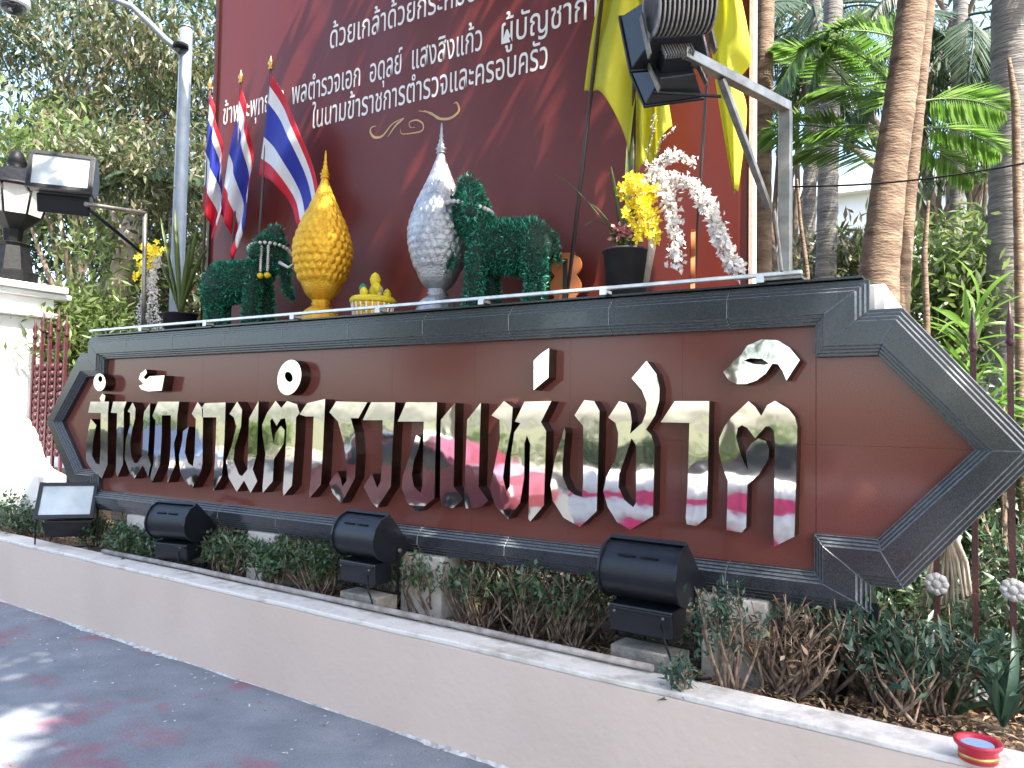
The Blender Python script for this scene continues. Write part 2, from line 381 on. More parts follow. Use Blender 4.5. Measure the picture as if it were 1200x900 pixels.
def area(p): return sum(p[i-1][0]*p[i][1]-p[i][0]*p[i-1][1] for i in range(len(p)))/2
sg = 1 if area(OUT) < 0 else -1
prof = [(OUT, .12), (OUT, -.040)]
for k in (1, 2, 3):
    q = offset(OUT, sg*s_*k); prof += [(q, -.040-.014*(k-1)), (q, -.040-.014*k)]
for k in (3, 2, 1):
    q = offset(INN, -sg*s_*k*.8); prof += [(q, -.040-.014*k), (q, -.040-.014*(k-1))]
prof += [(INN, -.040), (INN, .03)]
sign = thing('granite_sign', 'long red granite sign with black granite frame, pointed ends and mirror steel Thai letters', 'sign', (CX, 0, 0))
def S(p): return (p[0]-CX, p[1], p[2])
nn = len(OUT)
for i in range(nn):
    j = (i+1) % nn
    ln = math.dist(OUT[i], OUT[j]); nseg = max(1, round(ln/.62)) if ln > 1.2 else 1
    for q in range(nseg):
        e = .0012/ln; t0 = q/nseg+(e if q else 0); t1 = (q+1)/nseg-(e if q < nseg-1 else 0)
        vs = []
        for tt in (t0, t1):
            for (pl_, y) in prof:
                if nseg > 1 and 0 < tt < 1:      # vertical joint: cut every profile point at the same x
                    xc_ = OUT[i][0]*(1-tt)+OUT[j][0]*tt; vs.append(S((xc_, y, pl_[i][1])))
                else: vs.append(S((pl_[i][0]*(1-tt)+pl_[j][0]*tt, y, pl_[i][1]*(1-tt)+pl_[j][1]*tt)))
        m_ = len(prof); fs = [(k, k+1, m_+k+1, m_+k) for k in range(m_-1)]+[tuple(range(m_)), tuple(range(2*m_-1, m_-1, -1))]
        mb = MB().add(vs, fs)
        ob = mb.build('frame_slab', [G_BLK, G_EDGE], sign, bevel=.003); ob.modifiers['bevel'].segments = 1; ob.modifiers['bevel'].material = 1  # bevel faces carry the painted highlight colour
# red panel slabs
xs = [2*CX+.660]+[2*CX+.66+(5.52)*k/9 for k in range(1, 9)]+[-.660]
zs = [.915, 1.474, 2.01]
gp = .0004
for a, b_ in zip(xs[:-1], xs[1:]):
    for c_, d in zip(zs[:-1], zs[1:]):
        y = 0
        MB().box(S((a+gp, y, c_+gp)), S((b_-gp, .03, d-gp))).build('panel_slab', G_RED, sign)
for fl in (0, 1):
    for up_ in (0, 1):
        if up_: lp = [(-.658, 1.474+gp), (-.658, 1.88), (-.385, 1.88), (-.03, 1.474+gp)]
        else: lp = [(-.658, 1.474-gp), (-.658, 1.07), (-.385, 1.07), (-.03, 1.474-gp)]
        if fl: lp = [(2*CX-x_, z) for x_, z in lp]
        MB().prism([[(x_-CX, z) for x_, z in lp]], 0, .03).build('panel_slab', G_RED, sign)
# body behind, painted white, with backing for the tips
m = MB().prism([[(x_-CX, z) for x_, z in offset(OUT, sg*.004)]], .031, .119); m.build('backing', WHITE, sign)
m = MB().box(S((-6.50, .121, .90)), S((-.392, 1.0, 2.190))); m.build('sign_body', WHITE, sign, bevel=.006)
# aluminium edge rail with clips
m = MB().box(S((-6.30, -.105, 2.222)), S((-.70, -.075, 2.240))); m.build('edge_rail', ALU, sign, bevel=.003)
m = MB().box(S((-6.30, -.07, 2.1905)), S((-.46, 1.0, 2.200))); m.build('ledge_top', G_BLK, sign)
for px in (165, 240, 342, 442, 563, 706, 890):
    p = at(px, 350, -.11); m = MB().box((p.x-CX-.018, -.108, 2.196), (p.x-CX+.018, -.104, 2.236)); m.box((p.x-CX-.018, -.104, 2.2065), (p.x-CX+.018, -.04, 2.2210)); m.build('rail_clip', ALU, sign)

# letters -----------------------------------------------------
CR = {'A': (90, 420, 5.625), 'B': (220, 420, 5.), 'C': (360, 440, 5.), 'D': (500, 400, 3.75), 'E': (640, 410, 3.914), 'F': (790, 380, 3.214)}
def ell(cx, cy, rx, ry, n=22, tilt=0):
    return [(cx+rx*math.cos(t)*math.cos(tilt)-ry*math.sin(t)*math.sin(tilt), cy+rx*math.cos(t)*math.sin(tilt)+ry*math.sin(t)*math.cos(tilt)) for t in [2*PI*k/n for k in range(n)]]
LET = [
 ('A', [[(90,285),(158,285),(150,262),(168,232),(188,245),(182,285),(212,285),(205,360),(202,700),(165,790),(105,740),(62,680),(60,560),(75,470),(92,398),(128,440),(108,540),(100,640),(125,690),(150,700),(156,600),(158,360),(75,358)]]),
 ('A', [ell(150,158,40,58), ell(155,135,14,20)]),
 ('A', [[(240,285),(328,285),(310,335),(304,700),(268,782),(257,745),(266,360),(225,358)]]),
 ('A', [[(335,350),(368,290),(387,330),(383,400),(362,480),(352,560),(358,640),(378,690),(400,690),(430,640),(435,560),(440,380),(445,350),(482,295),(478,480),(468,640),(488,700),(470,780),(436,705),(378,795),(345,745),(316,660),(322,540),(350,440),(352,360)]]),
 ('A', [[(455,72),(462,95),(440,125),(455,140),(480,118),(578,112),(560,212),(470,218),(425,205),(408,180),(440,170),(408,135),(420,100)]]),
 ('A', [[(535,285),(675,285),(662,375),(658,500),(640,560),(650,700),(600,820),(595,760),(610,700),(620,560),(620,375),(560,375),(560,500),(548,700),(495,820),(485,780),(505,690),(515,500),(518,410),(498,380)]]),
 ('A', [[(757,365),(797,288),(832,335),(828,690),(818,745),(762,855),(712,810),(682,750),(674,640),(695,540),(700,480),(738,450),(722,530),(712,620),(735,690),(765,712),(776,640),(785,400)]]),
 ('B', [[(100,262),(222,258),(215,470),(200,690),(150,775),(148,740),(160,600),(168,345),(85,345),(82,290)]]),
 ('B', [[(245,325),(290,252),(318,300),(312,400),(275,520),(268,600),(300,680),(318,690),(350,650),(352,560),(360,350),(415,250),(405,560),(380,650),(407,720),(368,788),(330,715),(287,782),(240,700),(225,600),(255,520),(285,400),(270,345)]]),
 ('B', [[(515,248),(548,290),(582,250),(640,268),(655,320),(635,345),(630,480),(610,745),(562,805),(557,770),(570,600),(580,400),(570,350),(545,355),(520,395),(495,350),(483,365),(488,420),(505,500),(512,440),(545,395),(568,420),(562,500),(530,550),(505,590),(498,720),(440,788),(438,750),(455,560),(438,450),(436,390),(465,320)]]),
 ('B', [ell(595,112,68,105,28,.22), ell(592,108,22,32,16,-.4)]),
 ('C', [[(-45,228),(0,162),(105,138),(92,440),(80,640),(14,718),(12,690),(25,560),(38,240),(-10,240)]]),
 ('C', [[(130,215),(170,152),(352,157),(300,250),(255,250),(278,330),(288,460),(280,600),(200,750),(150,690),(130,630),(175,560),(195,600),(205,650),(230,620),(232,540),(215,400),(180,270)]]),
 ('C', [[(375,157),(515,157),(500,400),(490,650),(410,775),(375,740),(330,650),(380,575),(410,660),(430,620),(440,500),(442,262),(325,262)]]),
 ('C', [[(580,157),(760,157),(750,500),(745,720),(645,798),(590,750),(553,660),(560,590),(590,500),(640,350),(662,365),(655,420),(625,500),(612,580),(625,650),(665,690),(675,640),(683,270),(530,270)]]),
 ('D', [[(62,345),(125,270),(118,640),(160,692),(115,733),(68,722),(58,680)]]),
 ('D', [[(178,345),(238,270),(228,640),(270,700),(240,728),(172,735),(165,690)]]),
 ('D', [[(285,325),(340,262),(378,290),(372,380),(345,520),(335,600),(350,660),(365,640),(370,500),(385,400),(412,360),(388,352),(430,265),(548,262),(502,355),(525,395),(515,720),(455,792),(447,780),(455,450),(440,412),(430,450),(428,600),(410,710),(358,782),(300,720),(278,650),(290,590),(322,430),(320,345)]]),
 ('D', [[(470,85),(500,55),(538,30),(535,160),(505,185),(470,215)]]),
 ('E', [[(175,230),(220,235),(245,280),(232,740),(155,812),(80,770),(30,690),(20,620),(40,500),(85,355),(88,380),(75,520),(75,580),(100,640),(130,665),(165,675),(170,600),(170,350),(130,300)]]),
 ('E', [[(285,310),(335,235),(368,245),(386,280),(393,330),(385,385),(440,335),(458,290),(460,240),(440,185),(392,130),(460,50),(505,110),(520,175),(518,235),(500,300),(458,365),(482,390),(497,440),(490,762),(385,826),(325,790),(282,720),(262,650),(275,585),(318,500),(330,430),(330,380),(318,335)],
        [(392,405),(413,440),(412,700),(400,722),(360,690),(332,630),(335,570),(370,470)]]),
 ('E', [[(590,235),(748,235),(742,560),(735,770),(690,808),(645,800),(640,770),(650,600),(657,335),(525,332)]]),
 ('F', [[(280,290),(305,310),(328,345),(350,305),(380,288),(430,318),(455,350),(464,385),(460,560),(453,800),(376,838),(374,780),(380,450),(375,400),(360,385),(345,385),(305,430),(275,390),(255,380),(240,390),(233,425),(248,480),(262,520),(278,548),(270,480),(290,450),(318,430),(345,440),(358,470),(356,505),(320,565),(276,605),(271,765),(255,785),(197,775),(202,590),(180,530),(168,480),(170,430),(190,385),(215,350)]]),
 ('F', [[(185,180),(225,138),(250,118),(275,80),(330,57),(390,60),(435,88),(473,135),(423,212),(408,175),(390,150),(370,148),(345,185),(310,212),(270,225),(235,225),(205,210)],
        [(262,136),(285,128),(330,130),(358,148),(340,153),(300,150)]]),
]
for crop, loops in LET:
    x0, y0, sc = CR[crop]; lw = []
    for lp in loops:
        q = [at(x0+u/sc, y0+v/sc, -.085) for u, v in lp]; lw.append([(p.x-CX, p.z) for p in q])
    o = MB().prism(lw, -.085, -.001, back=False, msid=1).build('letter', [STEEL, STEELS], sign, bevel=.0018)

# support piers under the sign
for i, (x0, x1, lb) in enumerate(((-1.14, -.86, 'beige concrete pier under the sign beside the rightmost ground floodlight'), (-2.95, -2.65, 'concrete pier under the sign behind the second floodlight from the right'),
                                  (-4.3, -4.02, 'concrete pier under the sign right of the second floodlight from the left'), (-5.72, -5.42, 'pale concrete pier under the sign beside the leftmost ground floodlight'))):
    o = MB().box((-.15, -.17, 0), (.15, .45, .503)).build('support_pier', PIER, None, (.5*(x0+x1), .1, .27), bevel=.01); tag(o, lb, 'pier', 'piers under the sign')
o = MB().box((-.02, -.02, 0), (.02, .02, .55)).build('steel_prop', IRON, None, (-.43, -.0, .26)); tag(o, 'dark square steel prop under the right end of the sign', 'prop')
o = MB().box((-.02, -.02, 0), (.02, .02, .55)).build('steel_prop', IRON, None, (-.56, .06, .26)); tag(o, 'dark thin steel prop left of the one at the right end of the sign', 'prop')

# ------------------------------------------------------------ maroon banner board
BY = .85
bl, br = at(249, 200, BY).x, at(881, 250, BY).x
ban = thing('banner_board', 'tall maroon board with white Thai lettering standing behind the offerings', 'banner', ((bl+br)/2, BY, 2.2))
def Bn(x, z): return (x-(bl+br)/2, z-2.2)
def bwave(x, z): return .005*math.sin(x*4+z*.6)*math.sin(z*2.)+.003*math.sin(x*9.)
x0, z0 = Bn(bl, 2.21); x1, z1 = Bn(br, 7.2)
n1, n2 = 60, 60; vs = []; fs = []
for i in range(n1+1):
    for j in range(n2+1):
        x = x0+(x1-x0)*i/n1; z = z0+(z1-z0)*j/n2
        vs.append((x, bwave(x, z), z))
for i in range(n1):
    for j in range(n2): k = i*(n2+1)+j; fs.append((k, k+n2+1, k+n2+2, k+1))
MB().add(vs, fs, sm=True).build('banner_sheet', BANN, ban, solid=.003)
for x in (x0, x1): MB().box((x-.012, -.02, z0), (x+.012, .06, z1)).build('edge_frame', WALLM if x > 0 else REDIRON, ban)
for x in np.linspace(x0+.3, x1-.3, 5): MB().box((x-.025, .05, z0-.02), (x+.025, .10, z1)).build('upright', GALV, ban)
def text_line(s_, xa, xb, zb, h, name='text_line', off=.0012):
    cu = bpy.data.curves.new(name, 'FONT'); cu.body = s_; cu.size = 1; cu.offset = off*3
    o = bpy.data.objects.new(name, cu); COL.objects.link(o)
    bpy.context.view_layer.update(); dg = bpy.context.evaluated_depsgraph_get()
    me = bpy.data.meshes.new_from_object(o.evaluated_get(dg)); bpy.data.objects.remove(o)
    co = np.empty(len(me.vertices)*3, np.float32); me.vertices.foreach_get('co', co); co = co.reshape(-1, 3)
    xmn, xmx = co[:, 0].min(), co[:, 0].max()
    V = np.empty_like(co); V[:, 0] = xa+(co[:, 0]-xmn)/(xmx-xmn)*(xb-xa)-(bl+br)/2; V[:, 2] = zb-2.2+co[:, 1]*h; V[:, 1] = [bwave(a, b_)-.0045 for a, b_ in zip(V[:, 0], V[:, 2])]
    me.vertices.foreach_set('co', V.ravel()); me.update(); me.materials.append(TXT)
    return link(bpy.data.objects.new(name, me), ban)
za = at(369, 150, BY).z
text_line('ในนามข้าราชการตำรวจและครอบครัว', at(366, 140, BY).x, at(642, 60, BY).x, za, .27)
z2b = at(263, 146, BY).z
text_line('ข้าพระพุทธเจ้า  พลตำรวจเอก  อดุลย์  แสงสิงแก้ว', at(262, 135, BY).x, at(566, 25, BY).x, z2b, .27)
text_line('ผู้บัญชาการตำรวจแห่งชาติ', at(588, 25, BY).x, at(588, 25, BY).x+1.95, z2b, .27)
z1b = at(388, 57, BY).z
text_line('ด้วยเกล้าด้วยกระหม่อม  ขอเดชะ', at(387, 50, BY).x, at(387, 50, BY).x+2.2, z1b, .27)
# printed gold flourish
def flourish(pts, wd):
    m = MB(); vs = []; fs = []; n = len(pts)
    P_ = [at(px, py, BY) for px, py in pts]
    # smooth
    Q = []
    for i in range(n-1):
        p0, p1, p2, p3 = P_[max(i-1, 0)], P_[i], P_[i+1], P_[min(i+2, n-1)]
        for k in range(8):
            t_ = k/8; Q.append(.5*((2*p1)+(p2-p0)*t_+(2*p0-5*p1+4*p2-p3)*t_*t_+(3*p1-p0-3*p2+p3)*t_**3))
    Q.append(P_[-1]); n = len(Q)
    for i, p in enumerate(Q):
        d = (Q[min(i+1, n-1)]-Q[max(i-1, 0)]).normalized(); s1 = Vector((-d.z, 0, d.x)); w_ = wd*(.25+math.sin(PI*i/(n-1)))
        for sgn in (-1, 1): q = p+s1*w_*sgn; vs.append((q.x-(bl+br)/2, bwave(q.x-(bl+br)/2, q.z-2.2)-.0045, q.z-2.2))
    for i in range(n-1): fs.append((2*i, 2*i+1, 2*i+3, 2*i+2))
    m.add(vs, fs).build('gold_flourish', ORNG, ban)
def cpt(u, v): return (240+u*.3833, v*.3833)
for pts, wd in (([(525,385),(510,390),(507,405),(520,420),(545,415),(575,380),(610,362)], .008), ([(560,420),(585,385),(600,372),(612,362)], .007),
                ([(600,395),(605,410),(635,408),(665,400),(668,380),(650,368),(628,375),(630,390),(645,390)], .005), ([(655,340),(690,345),(715,362),(750,362),(778,340),(772,315),(762,318)], .008), ([(672,338),(700,352),(720,360)], .006)):
    flourish([cpt(*q) for q in pts], wd)

# ------------------------------------------------------------ flags
def grid_cloth(name, LR, m, parent, y, fold=.05, nu=26, nv=18, freq=3., ph=0., org=(0, 0, 0)):
    """LR(u,v) -> pixel position, u along fly, v along hoist; folds move it in depth"""
    me_v = []; fs = []; uvs = []
    for i in range(nu+1):
        for j in range(nv+1):
            u, v = i/nu, j/nv; px, py = LR(u, v)
            yy = y+fold*math.sin(u*freq*PI+v*1.5+ph)*min(1, u*3+.15)+.3*fold*math.sin(v*7+u*4)*u
            p = at(px, py, y); d = at(px, py, yy)-p
            me_v.append((p.x+d.x*.5-org[0], yy-org[1], p.z-org[2])); uvs.append((u, v))
    for i in range(nu):
        for j in range(nv): k = i*(nv+1)+j; fs.append((k, k+nv+1, k+nv+2, k+1))
    me = bpy.data.meshes.new(name); me.from_pydata(me_v, [], fs); me.materials.append(m)
    ul = me.uv_layers.new(name='UVMap')
    for lp in me.loops: ul.data[lp.index].uv = uvs[lp.vertex_index]
    me.polygons.foreach_set('use_smooth', [True]*len(fs))
    o = bpy.data.objects.new(name, me); md = o.modifiers.new('s', 'SOLIDIFY'); md.thickness = .0015
    return link(o, parent)
def interp(pts, t_):
    n = len(pts)-1; k = min(int(t_*n), n-1); f = t_*n-k
    p0, p1, p2, p3 = pts[max(k-1, 0)], pts[k], pts[k+1], pts[min(k+2, n)]
    return tuple(.5*((2*p1[q])+(p2[q]-p0[q])*f+(2*p0[q]-5*p1[q]+4*p2[q]-p3[q])*f*f+(3*p1[q]-p0[q]-3*p2[q]+p3[q])*f**3) for q in (0, 1))
def flag(name, label, pole, top, hoist, fly, sagpts, y, m, group, fold=.05, freq=3., polemat=DARKP, rad=.011, cloth2=None):
    (ax, ay), (bx, by) = pole
    pb = at(bx, by, y); pt = at(ax, ay, y); org = Vector((pb.x, y, 2.21)); pb.z = 2.21
    t_ = thing(name, label, 'flag', org, 0, group)
    MB().tube([pb-org, pt-org], rad, 8).build('flagpole', polemat, t_)
    q = pt-org; MB().lathe([(.010, 0), (.022, .012), (.010, .03), (.026, .05), (.018, .075), (.006, .105), (.002, .13)], 12, q).build('finial', BRASS, t_)
    for k, (H, Fl, sag, fo, fr, dy) in enumerate([(hoist, fly, sagpts, fold, freq, -.02)]+([cloth2] if cloth2 else [])):
        def LR(u, v, H=H, Fl=Fl, sag=sag):
            h = interp(H, v); f = interp(Fl, v); x = h[0]*(1-u)+f[0]*u; y_ = h[1]*(1-u)+f[1]*u
            w_ = 4*u*(1-u); return x+sag[0]*w_, y_+sag[1]*w_
        grid_cloth('flag_cloth', LR, m, t_, y+dy, fo, freq=fr, ph=k, org=org)
    return t_
TG = 'national flags in front of the banner'
flag('national_flag', 'rightmost Thai flag of the three, drooping over the golden urn', ((317, 82), (298, 345)), None,
     [(317, 86), (314, 120), (309, 160), (303, 205)], [(374, 226), (368, 242), (360, 256), (352, 268)], (2, -12), .62, THAI, TG, .05, 3)
flag('national_flag', 'middle Thai flag of the three, hanging nearly straight down', ((282, 98), (270, 345)), None,
     [(282, 100), (277, 140), (268, 180), (258, 250)], [(296, 215), (292, 240), (286, 275), (274, 308)], (3, -6), .66, THAI, TG, .05, 3.4)
flag('national_flag', 'leftmost Thai flag of the three, at the left edge of the banner', ((246, 106), (237, 345)), None,
     [(246, 108), (244, 140), (241, 180), (237, 245)], [(262, 190), (260, 215), (262, 245), (252, 285)], (1, -4), .70, THAI, TG, .05, 3.2)
YG = 'yellow flags at the right of the banner'
flag('yellow_flag', 'broad yellow flag on the dark pole, leftmost of the three yellow flags', ((712, -60), (663, 335)), None,
     [(710, -50), (697, 20), (690, 60), (684, 105)], [(752, -50), (748, 60), (742, 110), (737, 178)], (2, -22), .60, YCL, YG, .07, 2.4, rad=.013)
flag('yellow_flag', 'narrow yellow flag hanging behind the floodlights, middle of the three yellow flags', ((747, -60), (738, 335)), None,
     [(747, -50), (746, 30), (745, 100), (745, 200)], [(800, -40), (790, 60), (782, 100), (788, 148), ], (-4, 14), .66, YCL, YG, .06, 3.6, rad=.013)
flag('yellow_flag', 'long yellow flag at the right edge of the banner, rightmost of the three', ((838, -60), (812, 335)), None,
     [(836, -50), (834, 20), (836, 80), (860, 226)], [(858, -50), (880, 60), (866, 90), (874, 130), (864, 222)], (0, 0), .62, YCL, YG, .05, 2., rad=.010)
# wooden flag stands
def stand(px, w_, h, rz, label):
    p = at(px, 335, .60); t_ = thing('flag_stand', label, 'flag stand', (p.x, .60, 2.207), rz, 'scalloped wooden flag stands')
    prof_ = []
    for k in range(41):
        z = h*k/40; f = .62+.38*abs(math.sin(3*PI*k/40+.25))**.7
        if k > 37: f *= .8
        prof_.append((w_/2*f, z))
    lp = prof_+[(-a, z) for a, z in reversed(prof_)]
    MB().prism([lp], -.012, .012).build('stand_board', WOOD, t_, bevel=.003)
    MB().box((-.014, -.016, .0), (.014, -.0122, h*.9)).build('pole_slot', BLKSLOT, t_)
    MB().box((-w_*.45, -.05, 0), (w_*.45, .05, .02)).build('stand_foot', WOOD, t_)
stand(663, .20, .40, R(12), 'orange wooden scalloped stand holding the left yellow flag')
stand(812, .20, .44, R(-72), 'narrow orange wooden stand seen edge on behind the white orchids')

# ------------------------------------------------------------ urns
def scales(rows, cols, amp, z0, z1, sharp=1.):
    def fn(r_, z, t_, i):
        if z < z0 or z > z1: return r_
        a = (z-z0)/(z1-z0)*rows; row = math.floor(a); fz = a-row
        u = (t_/(2*PI)*cols+(.5 if row % 2 else 0)) % 1.
        d = abs(u-.5)*2
        b_ = max(0, 1-d**1.3-(2*abs(fz-.5))**1.6*.55)
        return r_*(1+amp*b_**.7)
    return fn
def urn(name, label, px, mtl, y, zt, rmax, rows, cols, amp, cat):
    p = at(px, 300, y); t_ = thing(name, label, cat, (p.x, y, 2.207))
    H = zt-2.207; pts = [(.43, 0), (.43, .02), (.38, .028), (.33, .05), (.28, .09), (.18, .115)]
    pts = [(a*rmax*2.05, z*H*1.0) for a, z in pts]
    m = MB().lathe([(a, z) for a, z in pts], 48, fn=lambda r_, z, t_, i: r_*(1+.03*math.cos(t_*16)))
    m.build('urn_foot', mtl, t_)
    MB().lathe([(rmax*.33, H*.113), (rmax*.30, H*.122), (rmax*.36, H*.13), (rmax*.30, H*.14), (rmax*.34, H*.15)], 32).build('neck_ring', mtl, t_)
    prof_ = [(.33, .15), (.55, .185), (.72, .24), (.90, .32), (.98, .38), (1.0, .42), (.98, .47), (.90, .52), (.76, .585), (.58, .65), (.41, .71), (.27, .765), (.17, .81), (.115, .84)]
    # dense resample
    pr = []
    for k in range(120):
        a = interp(prof_, k/119); pr.append((a[0]*rmax, a[1]*H))
    MB().lathe(pr, 120, fn=scales(rows, cols, amp, H*.25, H*.80)).build('urn_body', mtl, t_)
    MB().lathe([(rmax*.10, H*.838), (rmax*.17, H*.845), (rmax*.12, H*.86), (rmax*.19, H*.866), (rmax*.10, H*.88), (rmax*.13, H*.886), (rmax*.07, H*.90), (rmax*.09, H*.907), (rmax*.05, H*.925), (rmax*.07, H*.932), (rmax*.035, H*.95), (rmax*.045, H*.957), (.004, H)], 20).build('spire', mtl, t_)
    return t_
urn('golden_urn', 'golden lotus bud urn covered in scales, below the rightmost Thai flag', 378, GOLD, .38, at(385, 176, .38).z, .205, 13, 22, .085, 'urn')
urn('silver_urn', 'silver lotus bud urn with a tall spire beside the right green elephant', 514, SILVER, .38, at(531, 141, .38).z, .200, 15, 26, .06, 'urn')

# small gilded offering tray between the urns
p = at(437, 350, .30); t_ = thing('offering_tray', 'small gold and white offering bowl with tiny flowers, between the two urns', 'offering', (p.x, .30, 2.207)); t_.scale = (.84, .84, 1.08)
m = MB().lathe([(.13, 0), (.145, .02), (.15, .06), (.165, .10), (.17, .12)], 48, fn=lambda r_, z, t_, i: r_*(1+.02*math.cos(t_*24))); m.build('bowl', GOLD, t_)
for k in range(22):
    a = 2*PI*k/22; c_, s1 = math.cos(a), math.sin(a); MB().tube([(c_*.152, s1*.152, .02), (c_*.172, s1*.172, .115)], .006, 6).build('stripe', WCL, t_)
m = MB().lathe([(.178, .115), (.186, .125), (.186, .14), (.17, .155), (.06, .16)], 40); m.build('rim', YFL, t_)
for k in range(9):
    a = k*2.4; rr = .05+.07*(k % 3)/2; q = Vector((math.cos(a)*rr, math.sin(a)*rr, .17+.03*(k % 2)))
    m = MB().lathe([(.005, -.03), (.028, -.01), (.034, .01), (.02, .03), (.003, .04)], 10, q); m.build('flower', [WFL, TINSEL, YFL][k % 3], t_)
MB().lathe([(.055, .16), (.05, .2), (.03, .235), (.038, .245), (.045, .27), (.03, .30), (.004, .315)], 14, (.02, 0, 0)).build('flower_cone', YFL, t_)

# ------------------------------------------------------------ tinsel elephants
CAPS = [((-.12, 0, .385), (.19, 0, .36), .135, .150), ((-.17, 0, .44), (-.27, 0, .58), .110, .095), ((-.27, 0, .64), (-.29, 0, .70), .098, .082),
        ((-.31, 0, .60), (-.39, 0, .45), .062, .046), ((-.39, 0, .45), (-.41, 0, .31), .046, .034), ((-.41, 0, .31), (-.46, 0, .26), .034, .026),
        ((-.17, -.085, .32), (-.20, -.10, .04), .070, .054), ((-.15, .085, .32), (-.13, .10, .04), .070, .054),
        ((.22, -.09, .32), (.25, -.10, .16), .088, .062), ((.25, -.10, .16), (.21, -.10, .04), .062, .056), ((.20, .09, .32), (.20, .10, .16), .088, .062), ((.20, .10, .16), (.15, .10, .04), .062, .056),
        ((-.23, -.10, .64), (-.19, -.17, .54), .050, .042), ((-.23, .10, .64), (-.19, .17, .54), .050, .042),
        ((.33, 0, .42), (.37, 0, .28), .026, .016)]
def sdf(P_):
    best = np.full(len(P_), 9.)
    for a, b_, r0, r1 in CAPS:
        a = np.array(a); b_ = np.array(b_); ab = b_-a; h = np.clip(((P_-a)@ab)/(ab@ab), 0, 1)
        best = np.minimum(best, np.linalg.norm(P_-a-h[:, None]*ab, axis=1)-(r0+(r1-r0)*h))
    return best
def elephant(loc, rz, label, sc=1.):
    t_ = thing('elephant_figure', label, 'elephant figure', loc, rz, 'green tinsel elephants on the sign ledge'); t_.scale = sc
    # continuous core: marching over a voxel remesh of the capsules
    m = MB()
    for a, b_, r0, r1 in CAPS:
        a = Vector(a); b_ = Vector(b_); d = (b_-a).normalized()
        pts = [a-d*r0*.92, a-d*r0*.6, a, b_, b_+d*r1*.6, b_+d*r1*.92]
        m.tube(pts, [r0*.35, r0*.8, r0, r1, r1*.8, r1*.35], 16)
    core = m.build('body', TINSB, t_); md = core.modifiers.new('r', 'REMESH'); md.mode = 'VOXEL'; md.voxel_size = .014; md.use_smooth_shade = True
    cs = core.modifiers.new('d', 'SMOOTH'); cs.iterations = 3
    Pn = []; Nn_ = []
    for a, b_, r0, r1 in CAPS:
        a = np.array(a); b_ = np.array(b_); n = int(26000*(np.linalg.norm(b_-a)+r0*1.6)*(r0+r1)/2*2.2)
        h = rng.uniform(-.25, 1.25, n); d = rdir(n); r_ = r0+(r1-r0)*np.clip(h, 0, 1)
        ab = b_-a; u = ab/np.linalg.norm(ab); hc = np.clip(h, 0, 1)
        side = d-(d@u)[:, None]*u*((h >= 0) & (h <= 1))[:, None]; side /= np.linalg.norm(side, axis=1, keepdims=True)
        q = a+hc[:, None]*ab+side*r_[:, None]; ok = sdf(q) > -.012
        Pn.append(q[ok]); Nn_.append(side[ok])
    Pn = np.concatenate(Pn); Nn_ = np.concatenate(Nn_); n = len(Pn)
    o = leafmesh('tinsel', Pn-Nn_*.006, Nn_+rdir(n)*.75, rdir(n), rng.uniform(.016, .042, n), rng.uniform(.004, .010, n), TINSEL, t_); stuff(o)
    for s1 in (-1, 1):
        MB().tube([(-.36, s1*.055, .50), (-.45, s1*.07, .46), (-.50, s1*.07, .49)], [.013, .010, .003], 8).build('tusk', WHITE, t_)
    for s1 in (-1, 1):
        MB().lathe([(.002, -.012), (.012, 0), (.002, .012)], 10, (-.375, s1*.075, .65)).build('eye', BLKSLOT, t_)
    return t_
pe = at(592, 345, .42); elephant((pe.x, .42, 2.207), R(14), 'green tinsel elephant beside the silver urn, facing left', (.93, 1.0, 1.17))
pe2 = at(282, 370, .42); elephant((pe2.x, .42, 2.207), R(180+24), 'green tinsel elephant at the left, below the Thai flags, facing right', (.93, 1.0, 1.12))
# garlands
def garland(loc, rz, rx, rz_, drop, label, nb=26):
    t_ = thing('flower_garland', label, 'garland', loc, rz, 'jasmine garlands on the elephants')
    ringm = MB()
    for k in range(nb):
        a = 2*PI*k/nb; c_ = Vector((rx*math.cos(a), rx*1.05*math.sin(a), rz_*math.cos(a)))
        ringm.lathe([(.004, -.014), (.014, -.006), (.015, .006), (.004, .014)], 7, c_)
    stuff(ringm.build('jasmine_ring', WFL, t_))
    if drop:
        m = MB(); y_ = MB()
        for sx in (-.03, .03):
            for k in range(12): m.lathe([(.004, -.012), (.013, 0), (.004, .012)], 7, (-rx+sx*.5, sx, -.03-rz_-k*.017))
            y_.lathe([(.01, -.03), (.026, -.015), (.024, .005), (.006, .015)], 9, (-rx+sx*.5, sx, -.25-rz_))
        stuff(m.build('jasmine_drop', WFL, t_)); y_.build('tassel', YFL, t_)
garland((pe.x-.245, .36, 2.207+.70), R(14), .142, -.03, False, 'white jasmine garland round the neck of the right green elephant')
garland((pe2.x+.215, .50, 2.207+.66), R(127), .150, -.035, True, 'white jasmine garland with yellow tassels on the left green elephant')

